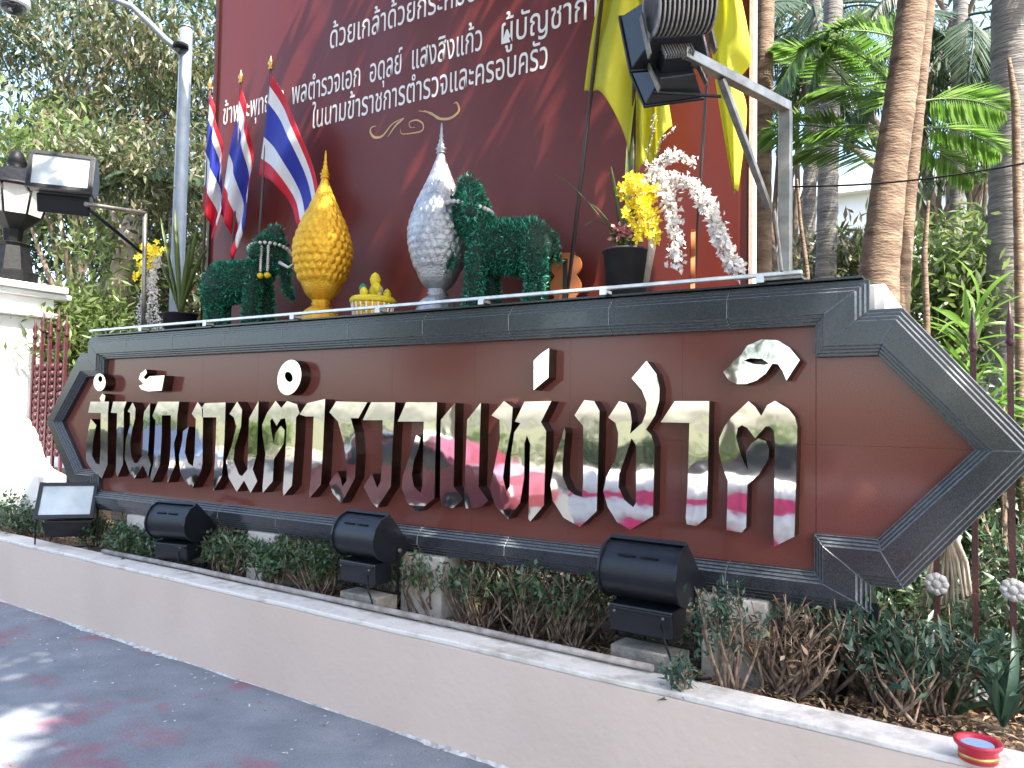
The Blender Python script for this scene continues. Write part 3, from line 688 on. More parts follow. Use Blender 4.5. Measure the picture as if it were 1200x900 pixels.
# ------------------------------------------------------------ potted orchids
def petal_flower(m_, s_=.02, name='flower'):
    n = 5; P_ = []; 
    me = MB()
    for k in range(n):
        a = 2*PI*k/n; c_, s1 = math.cos(a), math.sin(a); c2, s2 = math.cos(a+.5), math.sin(a+.5); c3, s3 = math.cos(a-.5), math.sin(a-.5)
        me.add([(0, 0, 0), (c2*s_*.7, -.3*s_, s2*s_*.7), (c_*s_*1.15, -.1*s_, s1*s_*1.15), (c3*s_*.7, -.3*s_, s3*s_*.7)], [(0, 1, 2, 3)])
    me.lathe([(.002, -.3*s_), (s_*.28, 0), (.002, .3*s_)], 6)
    return me
def strap(m, base, tip, arch, wd, n=10, side=None):
    base = Vector(base); tip = Vector(tip); vs = []; fs = []
    d = tip-base; s1 = d.cross(Vector((0, 0, 1))); s1 = s1.normalized() if s1.length > 1e-4 else Vector((1, 0, 0))
    if side is not None: s1 = Vector(side)
    for i in range(n+1):
        t_ = i/n; p_ = base+d*t_+Vector((0, 0, arch*4*t_*(1-t_))); w_ = wd*(math.sin(PI*min(1, .12+.88*t_))**.6)*.5+.001
        vs += [p_-s1*w_, p_-Vector((0, 0, w_*.35)), p_+s1*w_]
    for i in range(n):
        k = i*3; fs += [(k, k+1, k+4, k+3), (k+1, k+2, k+5, k+4)]
    m.add(vs, fs, sm=True); return m
def orchid(label, px, y, potw, poth, yel, whites, leaves, extra=None):
    p = at(px, 350, y); o3 = Vector((p.x, y, 2.207)); t_ = thing('potted_orchid', label, 'potted plant', o3)
    MB().lathe([(potw*.42, 0), (potw*.5, poth*.96), (potw*.53, poth*.96), (potw*.53, poth), (potw*.47, poth), (potw*.45, poth*.9)], 28).build('pot', POTM, t_)
    for (bx, by), arch, wd, dy in leaves:
        q = at(bx, by, y+dy)-o3; strap(MB(), (0, 0, poth*.9), q, arch, wd).build('leaf', LEAF_B, t_, solid=.002)
    fm = petal_flower(YFL, .03); f0 = None
    for (cx, cy, rx, ry, n_) in yel:
        for k in range(n_):
            a = random.uniform(0, 2*PI); rr = random.random()**.5
            q = at(cx+rx*rr*math.cos(a), cy+ry*rr*math.sin(a), y-.05+random.uniform(-.09, .03))-o3
            if f0 is None: f0 = fm.build('flower', YFL, t_, q); ob = f0
            else: ob = bpy.data.objects.new('flower', f0.data); link(ob, t_); ob.location = q
            ob.rotation_euler = (random.uniform(-.6, .6), random.uniform(0, 6), random.uniform(-.9, .9)+.5); sc_ = random.uniform(.8, 1.25); ob.scale = (sc_,)*3
    for pts, n_, rr in whites:
        PP = []; stem = [at(px_, py_, y+dy)-o3 for px_, py_, dy in pts]
        MB().tube(stem, .003, 6).build('flower_stem', LEAF_B, t_)
        for k in range(n_):
            f = random.random()*(len(stem)-1); i = min(int(f), len(stem)-2); PP.append(stem[i].lerp(stem[i+1], f-i))
        PP = np.array([tuple(q) for q in PP])+rng.normal(size=(n_, 3))*rr*.42; D = rdir(len(PP))
        stuff(leafmesh('small_flowers', PP, D, rdir(len(PP)), rng.uniform(.5, 1., len(PP))*rr, rr*.55, WFL, t_, fold=.25))
    return t_, o3
OL = [((188, 255), .0, .035, .0), ((205, 245), .02, .04, .05), ((232, 262), .03, .04, -.05), ((245, 290), .10, .035, -.1), ((178, 300), .10, .035, .05), ((222, 285), .02, .04, -.12), ((240, 330), .12, .03, .1), ((203, 262), 0, .03, -.1), ((192, 280), .02, .03, .1)]
orchid('orchid in a black pot with yellow and white flowers, left end of the ledge', 212, .30, .27, .18, [(174, 300, 14, 16, 26), (170, 325, 12, 12, 14), (182, 290, 10, 8, 8)],
       [([(185, 300, -.1), (178, 335, -.12), (174, 385, -.14)], 420, .034), ([(175, 320, -.1), (166, 350, -.12), (163, 382, -.12)], 170, .03), ([(180, 335, -.15), (184, 360, -.15), (186, 388, -.17)], 150, .03)], OL)
OR_ = [((650, 204), .06, .035, -.1), ((735, 168), .0, .055, .0), ((716, 195), .0, .04, -.08), ((742, 160), .0, .04, .1), ((690, 238), .05, .03, -.1), ((755, 215), .05, .04, -.05), ((684, 266), .1, .012, -.05)]
t_, o3 = orchid('orchid in a dark pot with yellow blossoms and long white trailing sprays', 733, .30, .25, .30,
       [(748, 226, 22, 18, 34), (752, 250, 22, 16, 26), (758, 275, 14, 14, 14), (740, 215, 14, 10, 10)],
       [([(765, 200, 0), (782, 225, -.05), (790, 265, -.08), (793, 312, -.1)], 560, .042), ([(772, 205, 0), (810, 215, -.05), (835, 250, -.1), (850, 290, -.12), (866, 322, -.14)], 800, .044),
        ([(748, 230, -.1), (770, 195, 0), (785, 180, 0), (812, 190, 0)], 300, .034), ([(755, 215, 0), (762, 165, .05), (768, 130, .05)], 60, .016), ([(760, 215, 0), (775, 165, .05), (790, 150, .05)], 60, .016)], OR_)
q1 = at(764, 290, .25)-o3; q2 = at(757, 332, .25)-o3
MB().tube([q2, q1, q1+Vector((-.01, 0, .2))], [.016, .022, .012], 8).build('support_stick', PALEB, t_)
n = 160; PP = np.array([tuple(at(random.uniform(718, 752), random.uniform(268, 287), .28)-o3) for _ in range(n)])
stuff(leafmesh('pot_moss', PP, rdir(n), rdir(n), .03, .02, LEAF_B, t_)); n = 60
PP = np.array([tuple(at(random.uniform(716, 738), random.uniform(264, 282), .2)-o3) for _ in range(n)])
stuff(leafmesh('red_blooms', PP, rdir(n), rdir(n), .03, .022, PFL, t_))

# ------------------------------------------------------------ floodlights
def floodlight(loc, rz, label, tilt=0., base=True, group='ground floodlights along the sign', W=.42):
    t_ = thing('floodlight', label, 'floodlight', loc, rz, group)
    Rm = Matrix.Rotation(tilt, 4, 'X'); off = Vector((0, 0, .30))
    def T(m):
        m.v = [tuple(Rm @ Vector(v)+off) for v in m.v]; return m
    # housing profile (y,z), glass faces +y/up
    back = [(-.015, .235), (-.075, .215), (-.125, .17), (-.15, .11), (-.148, .05), (-.115, -.005), (-.06, -.04), (.02, -.045), (.10, -.03), (.165, .01)]
    back = [interp(back, k/27) for k in range(28)]
    T(MB().prism([back], -W/2, W/2, 'x', sm=True)).build('housing', NAVY, t_, bevel=.006)
    for s1 in (-1, 1):
        lp = [(-.02, .248), (-.085, .228), (-.137, .178), (-.163, .11), (-.16, .045), (-.122, -.016), (-.06, -.053), (.02, -.058), (.11, -.042), (.182, .008)]
        T(MB().prism([lp], s1*W/2, s1*(W/2+.012), 'x')).build('end_plate', NAVY, t_, bevel=.003)
    d = Vector((0, .18, -.225)).normalized(); nrm = Vector((0, .225, .18)).normalized()
    def quad(u0, u1, v0, v1, h0, h1):
        m = MB(); c0 = Vector((0, -.015, .235)); vs = []
        for h in (h0, h1):
            for (u, v) in ((u0, v0), (u1, v0), (u1, v1), (u0, v1)): vs.append(c0+Vector((u, 0, 0))+d*v+nrm*h)
        return m.add(vs, [(0, 1, 2, 3), (4, 5, 6, 7), (0, 1, 5, 4), (1, 2, 6, 5), (2, 3, 7, 6), (3, 0, 4, 7)])
    Lg = .288
    fr = quad(-W/2-.006, W/2+.006, -.012, .02, .002, .024)
    for a in ((-W/2-.006, W/2+.006, Lg-.02, Lg+.012), (-W/2-.006, -W/2+.022, .02, Lg-.02), (W/2-.022, W/2+.006, .02, Lg-.02)):
        q = quad(*a, .002, .024); fr.add(q.v, q.f)
    T(fr).build('front_frame', NAVY, t_, bevel=.002)
    T(quad(-W/2+.02, W/2-.02, .018, Lg-.018, .003, .012)).build('glass', FGL, t_)
    # cooling slats on the hood
    sl = MB()
    for k in range(2): sl.box((-.11+k*.12, -.118, .1845), (-.02+k*.12, -.104, .193))
    T(sl).build('hood_vent', IRON, t_)
    m = MB().box((-W*.43, -.125, -.20), (W*.43, .045, -.055)); T(m).build('gear_box', NAVY, t_, bevel=.012)
    m = MB().box((-W*.42, -.135, -.085), (W*.42, .055, -.068)); T(m).build('gear_box_lid', NAVY, t_, bevel=.004)
    if base:
        br_ = MB()
        for s1 in (-1, 1): br_.box((s1*(W/2+.014), .05, .03), (s1*(W/2+.020), .075, .33)); 
        br_.box((-W/2-.02, .05, .024), (W/2+.02, .075, .0295)); br_.build('bracket', IRON, t_)
        for s1 in (-1, 1): MB().tube([(s1*(W/2+.02), .06, .31), (s1*(W/2+.034), .06, .31)], .014, 6).build('pivot_bolt', GALV, t_)
        MB().box((-.17, -.10, -.10), (.17, .10, .0235)).build('concrete_block', CONC, t_, bevel=.01)
    return t_
def gl(*a, sc=1., **k):
    o = floodlight(*a, **k); o.scale = (sc,)*3
    MB().tube([(.12, -.13, .17), (.16, -.17, .10), (.20, -.15, -.02), (.28, -.12, -.05), (.36, -.10, -.04)], .006, 6).build('power_cable', IRON, o)
    for sx in (-.13, .13): MB().tube([(sx, -.128, .20), (sx, -.136, .20)], .007, 6).build('screw', GALV, o)
p = at(758, 700, -.34); gl((p.x, -.30, .54), R(-4), 'rightmost ground floodlight, its dark back to the street, near the beige pier', R(6), W=.40, sc=.90)
p = at(429, 700, -.28); gl((p.x, -.26, .545), R(-3), 'dark ground floodlight below the middle of the sign, second from the right', R(4), W=.37, sc=.86)
p = at(211, 640, -.2); gl((p.x, -.2, .47), R(10), 'dark ground floodlight, second from the left, turned to the sign among the shrubs', R(10), W=.40, sc=.86)
p = at(74, 640, -.2); gl((p.x, -.16, .45), R(180+48), 'leftmost ground floodlight with its pale glass turned toward the street', R(-12), W=.42, sc=.98)

# left high floodlight on its pipe frame
p = at(75, 215, -.5); tl = floodlight((p.x, -.5, p.z-.33), R(180+52), 'floodlight with pale glass held out on a pipe at the upper left', R(-24), base=False, group='raised floodlights', W=.42)
t_ = thing('pipe_bracket', 'thin galvanised pipe frame carrying the upper left floodlight', 'bracket', (at(167, 300, .1).x, .1, 2.2))
o3 = t_.location.copy()
a = at(170, 250, .1); e = at(100, 239, -.45); g_ = at(168, 384, .1); g_.z = 2.21
MB().tube([g_-o3, a-o3], .018, 8).build('post', GALV, t_); MB().tube([a-o3, e-o3], .018, 8).build('arm', GALV, t_)
MB().tube([at(166, 296, .1)-o3, at(104, 245, -.42)-o3], .014, 8).build('brace', IRON, t_)
# right high frame
pp = Vector((at(920, 320, 0).x, 0, 2.207)); t_ = thing('steel_bracket', 'galvanised square tube frame holding two floodlights out at the upper right', 'bracket', pp); o3 = pp
top = at(923, 126, 0)
m = MB(); m.box((-.027, -.027, 0), (.027, .027, top.z-2.207)); m.build('post', GALV, t_, bevel=.004)
MB().box((-.09, -.09, 0), (.09, .09, .012)).build('base_plate', GALV, t_)
def bar(a, b_, w_, name, mtl=GALV):
    a = Vector(a); b_ = Vector(b_); d = (b_-a); ln = d.length; rot = d.to_track_quat('Z', 'Y').to_matrix(); m = MB(); m.box((-w_/2, -w_/2, 0), (w_/2, w_/2, ln)); m.v = [tuple(rot @ Vector(v)+a) for v in m.v]; return m.build(name, mtl, t_, bevel=.003)
armend = at(800, 62, -.75)
bar(top-o3, armend-o3, .044, 'arm')
bar(at(845, 92, -.5)-o3, at(911, 245, 0)-o3+Vector((-.03, -.03, 0)), .028, 'brace')
bar(at(845, 113, -.55)-o3, at(765, 108, -.75)-o3, .012, 'cable_stay', IRON)
bar(at(908, 248, -.03)-o3, at(916, 318, -.18)-o3, .012, 'lower_brace')
def finned_lamp(loc, rot, sc, label, drum=True):
    t2 = thing('floodlight', label, 'floodlight', loc, 0, 'raised floodlights'); t2.rotation_euler = rot; t2.scale = (sc,)*3
    # lamp points along +y local. hood = frustum, fins at the back
    def fr(y0, y1, a0, b0, a1, b1):
        return MB().add([(-a0, y0, -b0), (a0, y0, -b0), (a0, y0, b0), (-a0, y0, b0), (-a1, y1, -b1), (a1, y1, -b1), (a1, y1, b1), (-a1, y1, b1)], [(0, 1, 2, 3), (4, 5, 6, 7), (0, 1, 5, 4), (1, 2, 6, 5), (2, 3, 7, 6), (3, 0, 4, 7)])
    fr(0, .20, .15, .13, .25, .19).build('housing', NAVY, t2, bevel=.008)
    fr(.20, .225, .262, .202, .262, .202).build('front_frame', NAVY, t2, bevel=.004)
    fr(.2255, .23, .235, .175, .235, .175).build('glass', FGL, t2)
    if drum:
        MB().tube([(-.17, -.10, 0), (.17, -.10, 0)], .14, 28).build('drum', NAVY, t2)
        f0 = None
        for k in range(13):
            x = -.165+.0275*k
            if f0 is None: f0 = MB().tube([(-.005, 0, 0), (.005, 0, 0)], .168, 32, sm=False).build('fin', FIN, t2, (x, -.10, 0))
            else: ob = link(bpy.data.objects.new('fin', f0.data), t2); ob.location = (x, -.10, 0)
    else:
        MB().box((-.12, -.14, -.08), (.12, -.001, .10)).build('gear_box', NAVY, t2, bevel=.006)
        f0 = None
        for k in range(12):
            x = -.115+.021*k
            if f0 is None: f0 = MB().box((-.005, -.175, -.075), (.005, -.1395, .085)).build('fin', FIN, t2, (x, 0, 0), bevel=.002)
            else: ob = link(bpy.data.objects.new('fin', f0.data), t2); ob.location = (x, 0, 0)
    for s1 in (-1, 1): MB().box((s1*.20-.006, -.03, -.26), (s1*.20+.006, .02, .02)).build('bracket', GALV, t2)
    return t2
finned_lamp(at(790, 20, -.78), (R(-12), R(-8), R(38)), .66, 'large dark floodlight with a ribbed drum back, upper one on the right bracket')
finned_lamp(at(788, 76, -.70), (R(-25), R(-12), R(40)), .50, 'smaller floodlight with comb like fins, lower one on the right bracket', drum=False)

# conduit along bed
o = MB().tube([(-5.65, -.285, .525), (-4.6, -.32, .528), (-3.5, -.375, .526), (-2.4, -.425, .528), (-1.9, -.45, .524), (-1.22, -.485, .524)], .016, 10).build('conduit', RUSTP, None); tag(o, 'long rusty grey conduit pipe lying along the top of the low wall', 'pipe')

# red tin
p = atz(1146, 893, .505); t_ = thing('red_tin', 'small red tin dish with pale blue inside on the wall at the lower right', 'tin', (p.x, p.y+.02, .504))
MB().lathe([(.052, 0), (.056, .004), (.055, .034), (.060, .042), (.068, .050), (.070, .060), (.066, .063), (.052, .056), (.046, .045), (.0, .043)], 32).build('dish', TINRED, t_)
MB().lathe([(.0562, .012), (.0572, .018), (.0562, .024)], 32).build('band', BRASS, t_)
MB().lathe([(.047, .0500), (.047, .0505)], 24).build('filling', TINBLUE, t_)

# ------------------------------------------------------------ iron fences
def rosette(m_, c_, r_):
    m = MB()
    for k in range(8):
        a = 2*PI*k/8; m.lathe([(.002, -.014), (r_*.42, -.006), (r_*.42, .006), (.002, .014)], 8, (0, 0, 0)); 
        s0 = len(m.v)-32; 
        for i in range(s0, len(m.v)): v = m.v[i]; m.v[i] = (v[0]+r_*.62*math.cos(a), v[2], v[1]+r_*.62*math.sin(a))
    m.lathe([(.002, -.02), (r_*.4, -.012), (r_*.45, .0), (r_*.4, .012), (.002, .02)], 12); s0 = len(m.v)-60
    for i in range(s0, len(m.v)): v = m.v[i]; m.v[i] = (v[0], v[2], v[1])
    return m
FY = .30
fr_ = thing('iron_fence', 'maroon iron railing with whitewashed rosettes right of the sign', 'fence', (0, FY, .25))
for px, top_, ros in ((1060, .74, None), (1098, 1.02, 683), (1143, 1.95, 808), (1187, 1.97, 690), (1240, 1.97, 760), (1290, 1.97, None), (1345, 1.97, 690), (1400, 1.97, None)):
    x = at(px, 690, FY).x
    m = MB().box((x-.012, -.012, 0), (x+.012, .012, top_-.25)); 
    if top_ > 1.5:
        m.lathe([(.012, 0), (.022, .02), (.012, .04), (.02, .07), (.012, .12), (.002, .2)], 8, (x, 0, top_-.25-.06))
    m.build('picket', REDIRON, fr_)
    if ros:
        z = at(px, ros, FY).z-.25; rs = rosette(None, None, .048); o = rs.build('rosette', ROSET, fr_, (x, -.03, z)); o.scale = (1, 1, 1)
for z in (.2, 1.22):
    MB().box((-.05 if z > 1 else -.75, .013, z), (2.2, .028, z+.03)).build('rail', REDIRON, fr_)
for px in (985, 1018):
    x = at(px, 800, FY).x; MB().box((x-.01, -.01, 0), (x+.01, .01, .50)).build('picket', REDIRON, fr_)
fl_ = thing('iron_fence', 'crimson iron railing with spear tips between the white gate pier and the sign', 'fence', (-7.6, .5, .25))
for k in range(5):
    x = -.80+k*.15; h = 2.05+(.06 if k % 2 else 0)
    m = MB().box((x-.014, -.014, 0), (x+.014, .014, h)); m.lathe([(.014, 0), (.03, .03), (.014, .055), (.026, .1), (.012, .16), (.002, .25)], 8, (x, 0, h)); m.build('picket', REDBR, fl_)
    if k < 4:
        m = MB()
        for j in range(13): m.lathe([(.010, -.035), (.028, -.02), (.028, .02), (.010, .035)], 8, (x+.075, 0, .9+j*.072))
        m.build('scroll_bar', REDBR, fl_)
for z in (.35, 1.1, 1.95): MB().box((-.9, .015, z), (-.16, .03, z+.035)).build('rail', REDBR, fl_)

# ------------------------------------------------------------ white gate pier with lantern
def atx(px, py, X):
    d = ray(px, py); return CAM+d*((X-CAM.x)/d.x)
XP, XC = -8.6, -8.42
x1_ = XP; Yb, Yc = atx(50, 450, XP).y, atx(80, 360, XC).y
t_ = thing('gate_pier', 'white painted gate pier with moulded cap at the left edge', 'gate pier', (XP-.7, 0, 0))
ztop = atx(37, 331, XC).z; zc = atx(35, 369, XC).z; h_ = ztop-zc
MB().box((-.7, -.6, 0), (.7, Yb, zc)).build('shaft', WHITE, t_, bevel=.01)
MB().box((-.8, -.75, zc), (.70+.10, Yb+.10, zc+h_*.16)).build('lower_moulding', WHITE, t_, bevel=.015)
MB().box((-.76, -.7, zc+h_*.16), (.70+.05, Yb+.05, zc+h_*.62)).build('frieze', WHITE, t_, bevel=.004)
MB().box((-.85, -.8, zc+h_*.62), (.70+.13, Yb+.2, zc+h_*.8)).build('upper_moulding', WHITE, t_, bevel=.02)
MB().box((-.9, -.85, zc+h_*.8), (.70+.18, Yc, ztop)).build('cap', WHITE, t_, bevel=.012)
# scroll buttress
bx = [(-20, 480), (5, 484), (18, 492), (28, 510), (35, 535), (45, 550), (60, 558), (60, 600), (55, 640), (-20, 640)]
lp = [(at(u, v, .35).x, at(u, v, .35).z) for u, v in bx]
o = MB().prism([[(x-x1_, z) for x, z in lp]], -.12, .14).build('scroll_buttress', WHITE, None, (x1_, .35, 0), bevel=.012); tag(o, 'low white scroll shaped buttress wall in front of the gate pier', 'buttress wall')
# lantern
lc = at(14, 300, .40); t_ = thing('gate_lantern', 'black iron lantern with frosted panes standing on the white gate pier', 'lantern', (lc.x, .40, ztop))
def zpx(py): return at(14, py, .40).z-ztop
hz = [zpx(v) for v in (331, 320, 290, 270, 255, 225, 200, 182)]
q = .01
MB().lathe([(.26, 0), (.26, hz[1]), (.21, hz[1]+.02), (.16, hz[2]), (.18, hz[2]+.03), (.09, hz[2]+.06), (.10, hz[3]), (.27, hz[4])], 8, sm=False).build('lantern_base', IRON, t_)
MB().lathe([(.26, hz[4]), (.34, hz[5])], 8, sm=False).build('pane_ring', GLASSL, t_)
for k in range(8):
    a = 2*PI*k/8; MB().tube([(.265*math.cos(a), .265*math.sin(a), hz[4]), (.348*math.cos(a), .348*math.sin(a), hz[5])], .012, 6).build('glazing_bar', IRON, t_)
MB().lathe([(.37, hz[5]), (.37, hz[5]+.025), (.32, hz[5]+.05), (.25, hz[6]-.06), (.12, hz[6]), (.06, hz[6]+.02), (.10, hz[6]+.06), (.06, hz[7]), (.01, hz[7]+.05)], 16).build('lantern_roof', IRON, t_)

# ------------------------------------------------------------ street lamp pole and dome camera
DP = 8.2; pt = atd(217, 30, DP); pb = atd(205, 420, DP); 
t_ = thing('street_pole', 'tall galvanised street pole with a curved side arm left of the banner', 'pole', (pb.x, pb.y, .22)); o3 = t_.location.copy()
pt.x, pt.y = pb.x+(pt.x-pb.x)*.6, pb.y+(pt.y-pb.y)*.6; 
MB().tube([(0, 0, 0), pt-o3], [.078, .066], 16).build('pole', GALVP, t_); MB().tube([pt-o3, pt-o3+Vector((0, 0, .02))], .07, 16).build('pole_cap', GALV, t_)
def nearp(u, v): return atd(u, v, DP)-o3
MB().tube([nearp(211, 60), nearp(195, 47), nearp(175, 27), nearp(155, 8), nearp(135, 0), nearp(112, -5), nearp(60, -14), nearp(16, -16)], [.035]*3+[.03]*5, 10).build('arm', GALVP, t_)
MB().tube([nearp(212, 50)+Vector((0, 0, -.02)), nearp(212, 53)+Vector((0, 0, -.04))], .08, 16).build('clamp', IRON, t_)
pc = nearp(15, 4)
MB().lathe([(.13, .10), (.16, .06), (.165, .0), (.15, -.03)], 20, pc).build('camera_housing', WHITE, t_)
MB().lathe([(.13, -.02), (.12, -.06), (.08, -.10), (.01, -.12)], 20, pc).build('camera_dome', CARG, t_)
MB().tube([pc+Vector((0, 0, .1)), nearp(16, -16)], .02, 8).build('camera_stem', GALVP, t_)

# overhead cable
a, e = at(915, 219, 2.2), at(1230, 186, 2.2)
o = MB().tube([a+(e-a)*k/10-Vector((0, 0, .05*math.sin(PI*k/10))) for k in range(11)], .007, 6).build('overhead_cable', IRON, None); tag(o, 'black cable strung between the palms right of the banner', 'cable')

# ------------------------------------------------------------ trees
def limb_tubes(m, base, tips, r0, nsub=5, fork=None):
    for tip in tips:
        b_ = Vector(base); t2 = Vector(tip); pts = []
        for k in range(nsub+1):
            f = k/nsub; p_ = b_.lerp(t2, f); p_.z += .25*(t2-b_).length*.3*math.sin(PI*f)
            if 0 < k < nsub: p_ += Vector((random.uniform(-1, 1), random.uniform(-1, 1), random.uniform(-.5, .5)))*(t2-b_).length*.05
            pts.append(p_)
        m.tube(pts, [r0*(1-.85*k/nsub) for k in range(nsub+1)], 7)
def crown_pts(c_, rad, K, M_, cs, skip=None, hollow=.35):
    cs_list = []; c_ = np.array(c_); rad = np.array(rad)
    while len(cs_list) < K:
        d = rdir(1)[0]; rr = (hollow+(1-hollow)*random.random()**.6); p_ = c_+d*rad*rr
        if skip is not None and skip(p_): continue
        cs_list.append(p_)
    cl = np.array(cs_list); P_ = np.repeat(cl, M_, 0)+rng.normal(size=(K*M_, 3))*cs*np.array([1, 1, .7])
    return cl, P_
def tree(label, base, h, c_, rad, K, M_, cs, ll, lw, lm, tr, bark=BARK, droop=.6, name='tree', skip=None, group='trees behind the sign', nl=10, cat='tree', extra=()):
    t2 = thing(name, label, cat, base, 0, group); b_ = np.array(base)
    cl, P_ = crown_pts(c_, rad, K, M_, cs, skip)
    if skip is not None: P_ = P_[[not skip(q) for q in P_]]
    for q in extra: P_ = np.concatenate([P_, np.array([tuple(q)])+rng.normal(size=(260, 3))*.28])
    m = MB(); fork = Vector((base[0]*.6+c_[0]*.4, base[1]*.6+c_[1]*.4, base[2]+h)); L0 = fork-Vector(base)
    m.tube([(0, 0, -.1), L0*.3+Vector((.05, .03, 0)), L0*.65+Vector((-.04, .02, 0)), L0], [tr*1.25, tr, tr*.85, tr*.7], 12); m.build('trunk', bark, t2)
    m = MB(); idx = np.linspace(0, K-1, nl).astype(int); limb_tubes(m, L0, [Vector(tuple(cl[i]))-Vector(base) for i in idx], tr*.45); m.build('limbs', bark, t2)
    n = len(P_); D = rdir(n); D[:, 2] -= droop
    o = leafmesh('crown', P_-b_, D, rdir(n)+np.array([0, 0, 1.5]), rng.uniform(.7, 1.3, n)*ll, rng.uniform(.7, 1.3, n)*lw, lm, t2)
    return t2
def W(px, py, dep): return tuple(atd(px, py, dep))
def gnd(px, dep, z=.22): p_ = atd(px, 500, dep); return (p_.x, p_.y, z)
def base_mid(px, dep): return gnd(px, dep)
# left background: big mango like trees
tree('large tree with drooping pale olive leaves at the far upper left', gnd(-60, 12), 3.2, W(20, 110, 12.5), (3.2, 2.4, 2.4), 66, 150, .32, .19, .05, LEAF_M, .22, droop=1.1)
tree('broad dark leaved tree behind the street pole', gnd(150, 14), 3.6, W(150, 70, 15), (3.4, 2.6, 3.0), 66, 150, .32, .19, .058, LEAF_D, .20, droop=.9)
tree('dense tree crown behind the left edge of the banner', gnd(262, 13), 3.6, W(255, 130, 14), (2.4, 2.0, 3.4), 52, 150, .32, .19, .055, LEAF_M, .18, droop=.9)
tree('tree with yellow green leaves behind the upper left floodlight', gnd(95, 10.5), 2.2, W(105, 205, 11), (1.6, 1.2, .8), 30, 100, .3, .16, .05, LEAF_B, .12, droop=.9)
tree('small tree with dark hanging foliage right of the gate lantern', gnd(85, 11), 2., W(95, 280, 11.5), (1.0, 1.0, .6), 26, 100, .22, .14, .05, LEAF_D, .10, droop=.6)
# pale leaning trunk
a = atd(122, 400, 9.2); e = atd(158, 262, 9.2); f_ = atd(176, 190, 9.4)
a.z = .22
t_ = thing('pale_tree', 'tree with a sunlit pale leaning trunk left of the orchid pot', 'tree', a, 0, 'trees behind the sign'); 
MB().tube([(0, 0, -.1), atd(124, 398, 9.2)-a, e-a, f_-a+Vector((0, 0, -.15))], [.17, .16, .13, .05], 12).build('trunk', PALEB, t_)
MB().tube([atd(150, 300, 9.2)-a, atd(140, 262, 9.3)-a, atd(118, 225, 9.5)-a], [.05, .04, .02], 8).build('limb', PALEB, t_)
cl, P_ = crown_pts(W(175, 205, 9.2), (.9, .9, .6), 30, 130, .2); n = len(P_)
leafmesh('crown', P_-np.array(a), rdir(n)-np.array([0, 0, .8]), rdir(n)+np.array([0, 0, 1.5]), .13, .04, LEAF_M, t_)
# hedge / bushes low left and right
def bush(label, c_, rad, K, M_, cs, ll, lw, lm, base_z=.22, name='bush', group='garden bushes'):
    t2 = thing(name, label, 'bush', (c_[0], c_[1], base_z), 0, group)
    cl, P_ = crown_pts(c_, rad, K, M_, cs, hollow=.1); P_ = P_[P_[:, 2] > base_z-.02]; n = len(P_)
    m = MB(); limb_tubes(m, (0, 0, 0), [Vector(tuple(q))-t2.location for q in cl[:8]], .03); m.build('stems', TWIG, t2)
    D = rdir(n); D[:, 2] += .3
    leafmesh('foliage', P_-np.array(t2.location), D, rdir(n)+np.array([0, 0, 1.]), rng.uniform(.7, 1.3, n)*ll, rng.uniform(.7, 1.3, n)*lw, lm, t2); return t2
bush('pale green bush behind the crimson railing', W(105, 390, 9), (.8, .8, 1.1), 30, 160, .22, .14, .04, LEAF_B)
bush('green bush behind the left orchid', W(200, 340, 10), (1.0, .8, 1.4), 30, 160, .25, .14, .05, LEAF_M)
bush('small dark shrub left of the low buttress wall', W(15, 612, 7.4), (.45, .3, .22), 16, 110, .08, .05, .022, LEAF_S, .3)
# right background bushes
bush('grey green bush between the grey palm and the tan palm', W(1010, 320, 8.5), (.7, .7, .5), 22, 130, .2, .13, .04, LEAF_M)
bush('bright yellow green bush behind the thin stem at the right', W(1110, 330, 7.5), (.8, .7, .55), 30, 130, .22, .13, .035, LEAF_B)
bush('sunlit bush at the right edge behind the fan leaved plant', W(1185, 350, 7.0), (.9, .7, .65), 32, 130, .22, .13, .04, LEAF_B)
bush('low dark bush behind the fence', W(1120, 560, 5.6), (1.1, .6, .8), 50, 170, .18, .10, .03, LEAF_D)
bush('dark bush under the right end of the sign', W(1020, 700, 5.4), (1.2, .5, .5), 40, 160, .15, .09, .03, LEAF_D)
bush('dark bush deep under the middle of the sign', W(700, 640, 7.0), (1.6, .5, .7), 50, 170, .18, .10, .03, LEAF_D)
bush('dark bush deep under the left part of the sign', W(420, 600, 8.6), (1.8, .5, .7), 50, 170, .18, .10, .03, LEAF_D)
tree('leafy tree crown high behind the palms at the right', gnd(1120, 13), 4, W(1110, -30, 13), (4.2, 2.4, 2.2), 45, 90, .45, .24, .06, LEAF_M, .2, droop=.7)
tree('dark drooping tree between the tan palm and the grey trunk', gnd(1120, 9.2), 2.6, W(1130, 130, 9.5), (.5, .6, 1.1), 22, 100, .25, .19, .03, LEAF_D, .1, droop=1.6)
tree('dark tree just right of the banner edge', gnd(915, 10), 2.6, W(925, 60, 10.5), (.8, .9, 1.5), 24, 90, .28, .19, .035, LEAF_D, .12, droop=1.2)

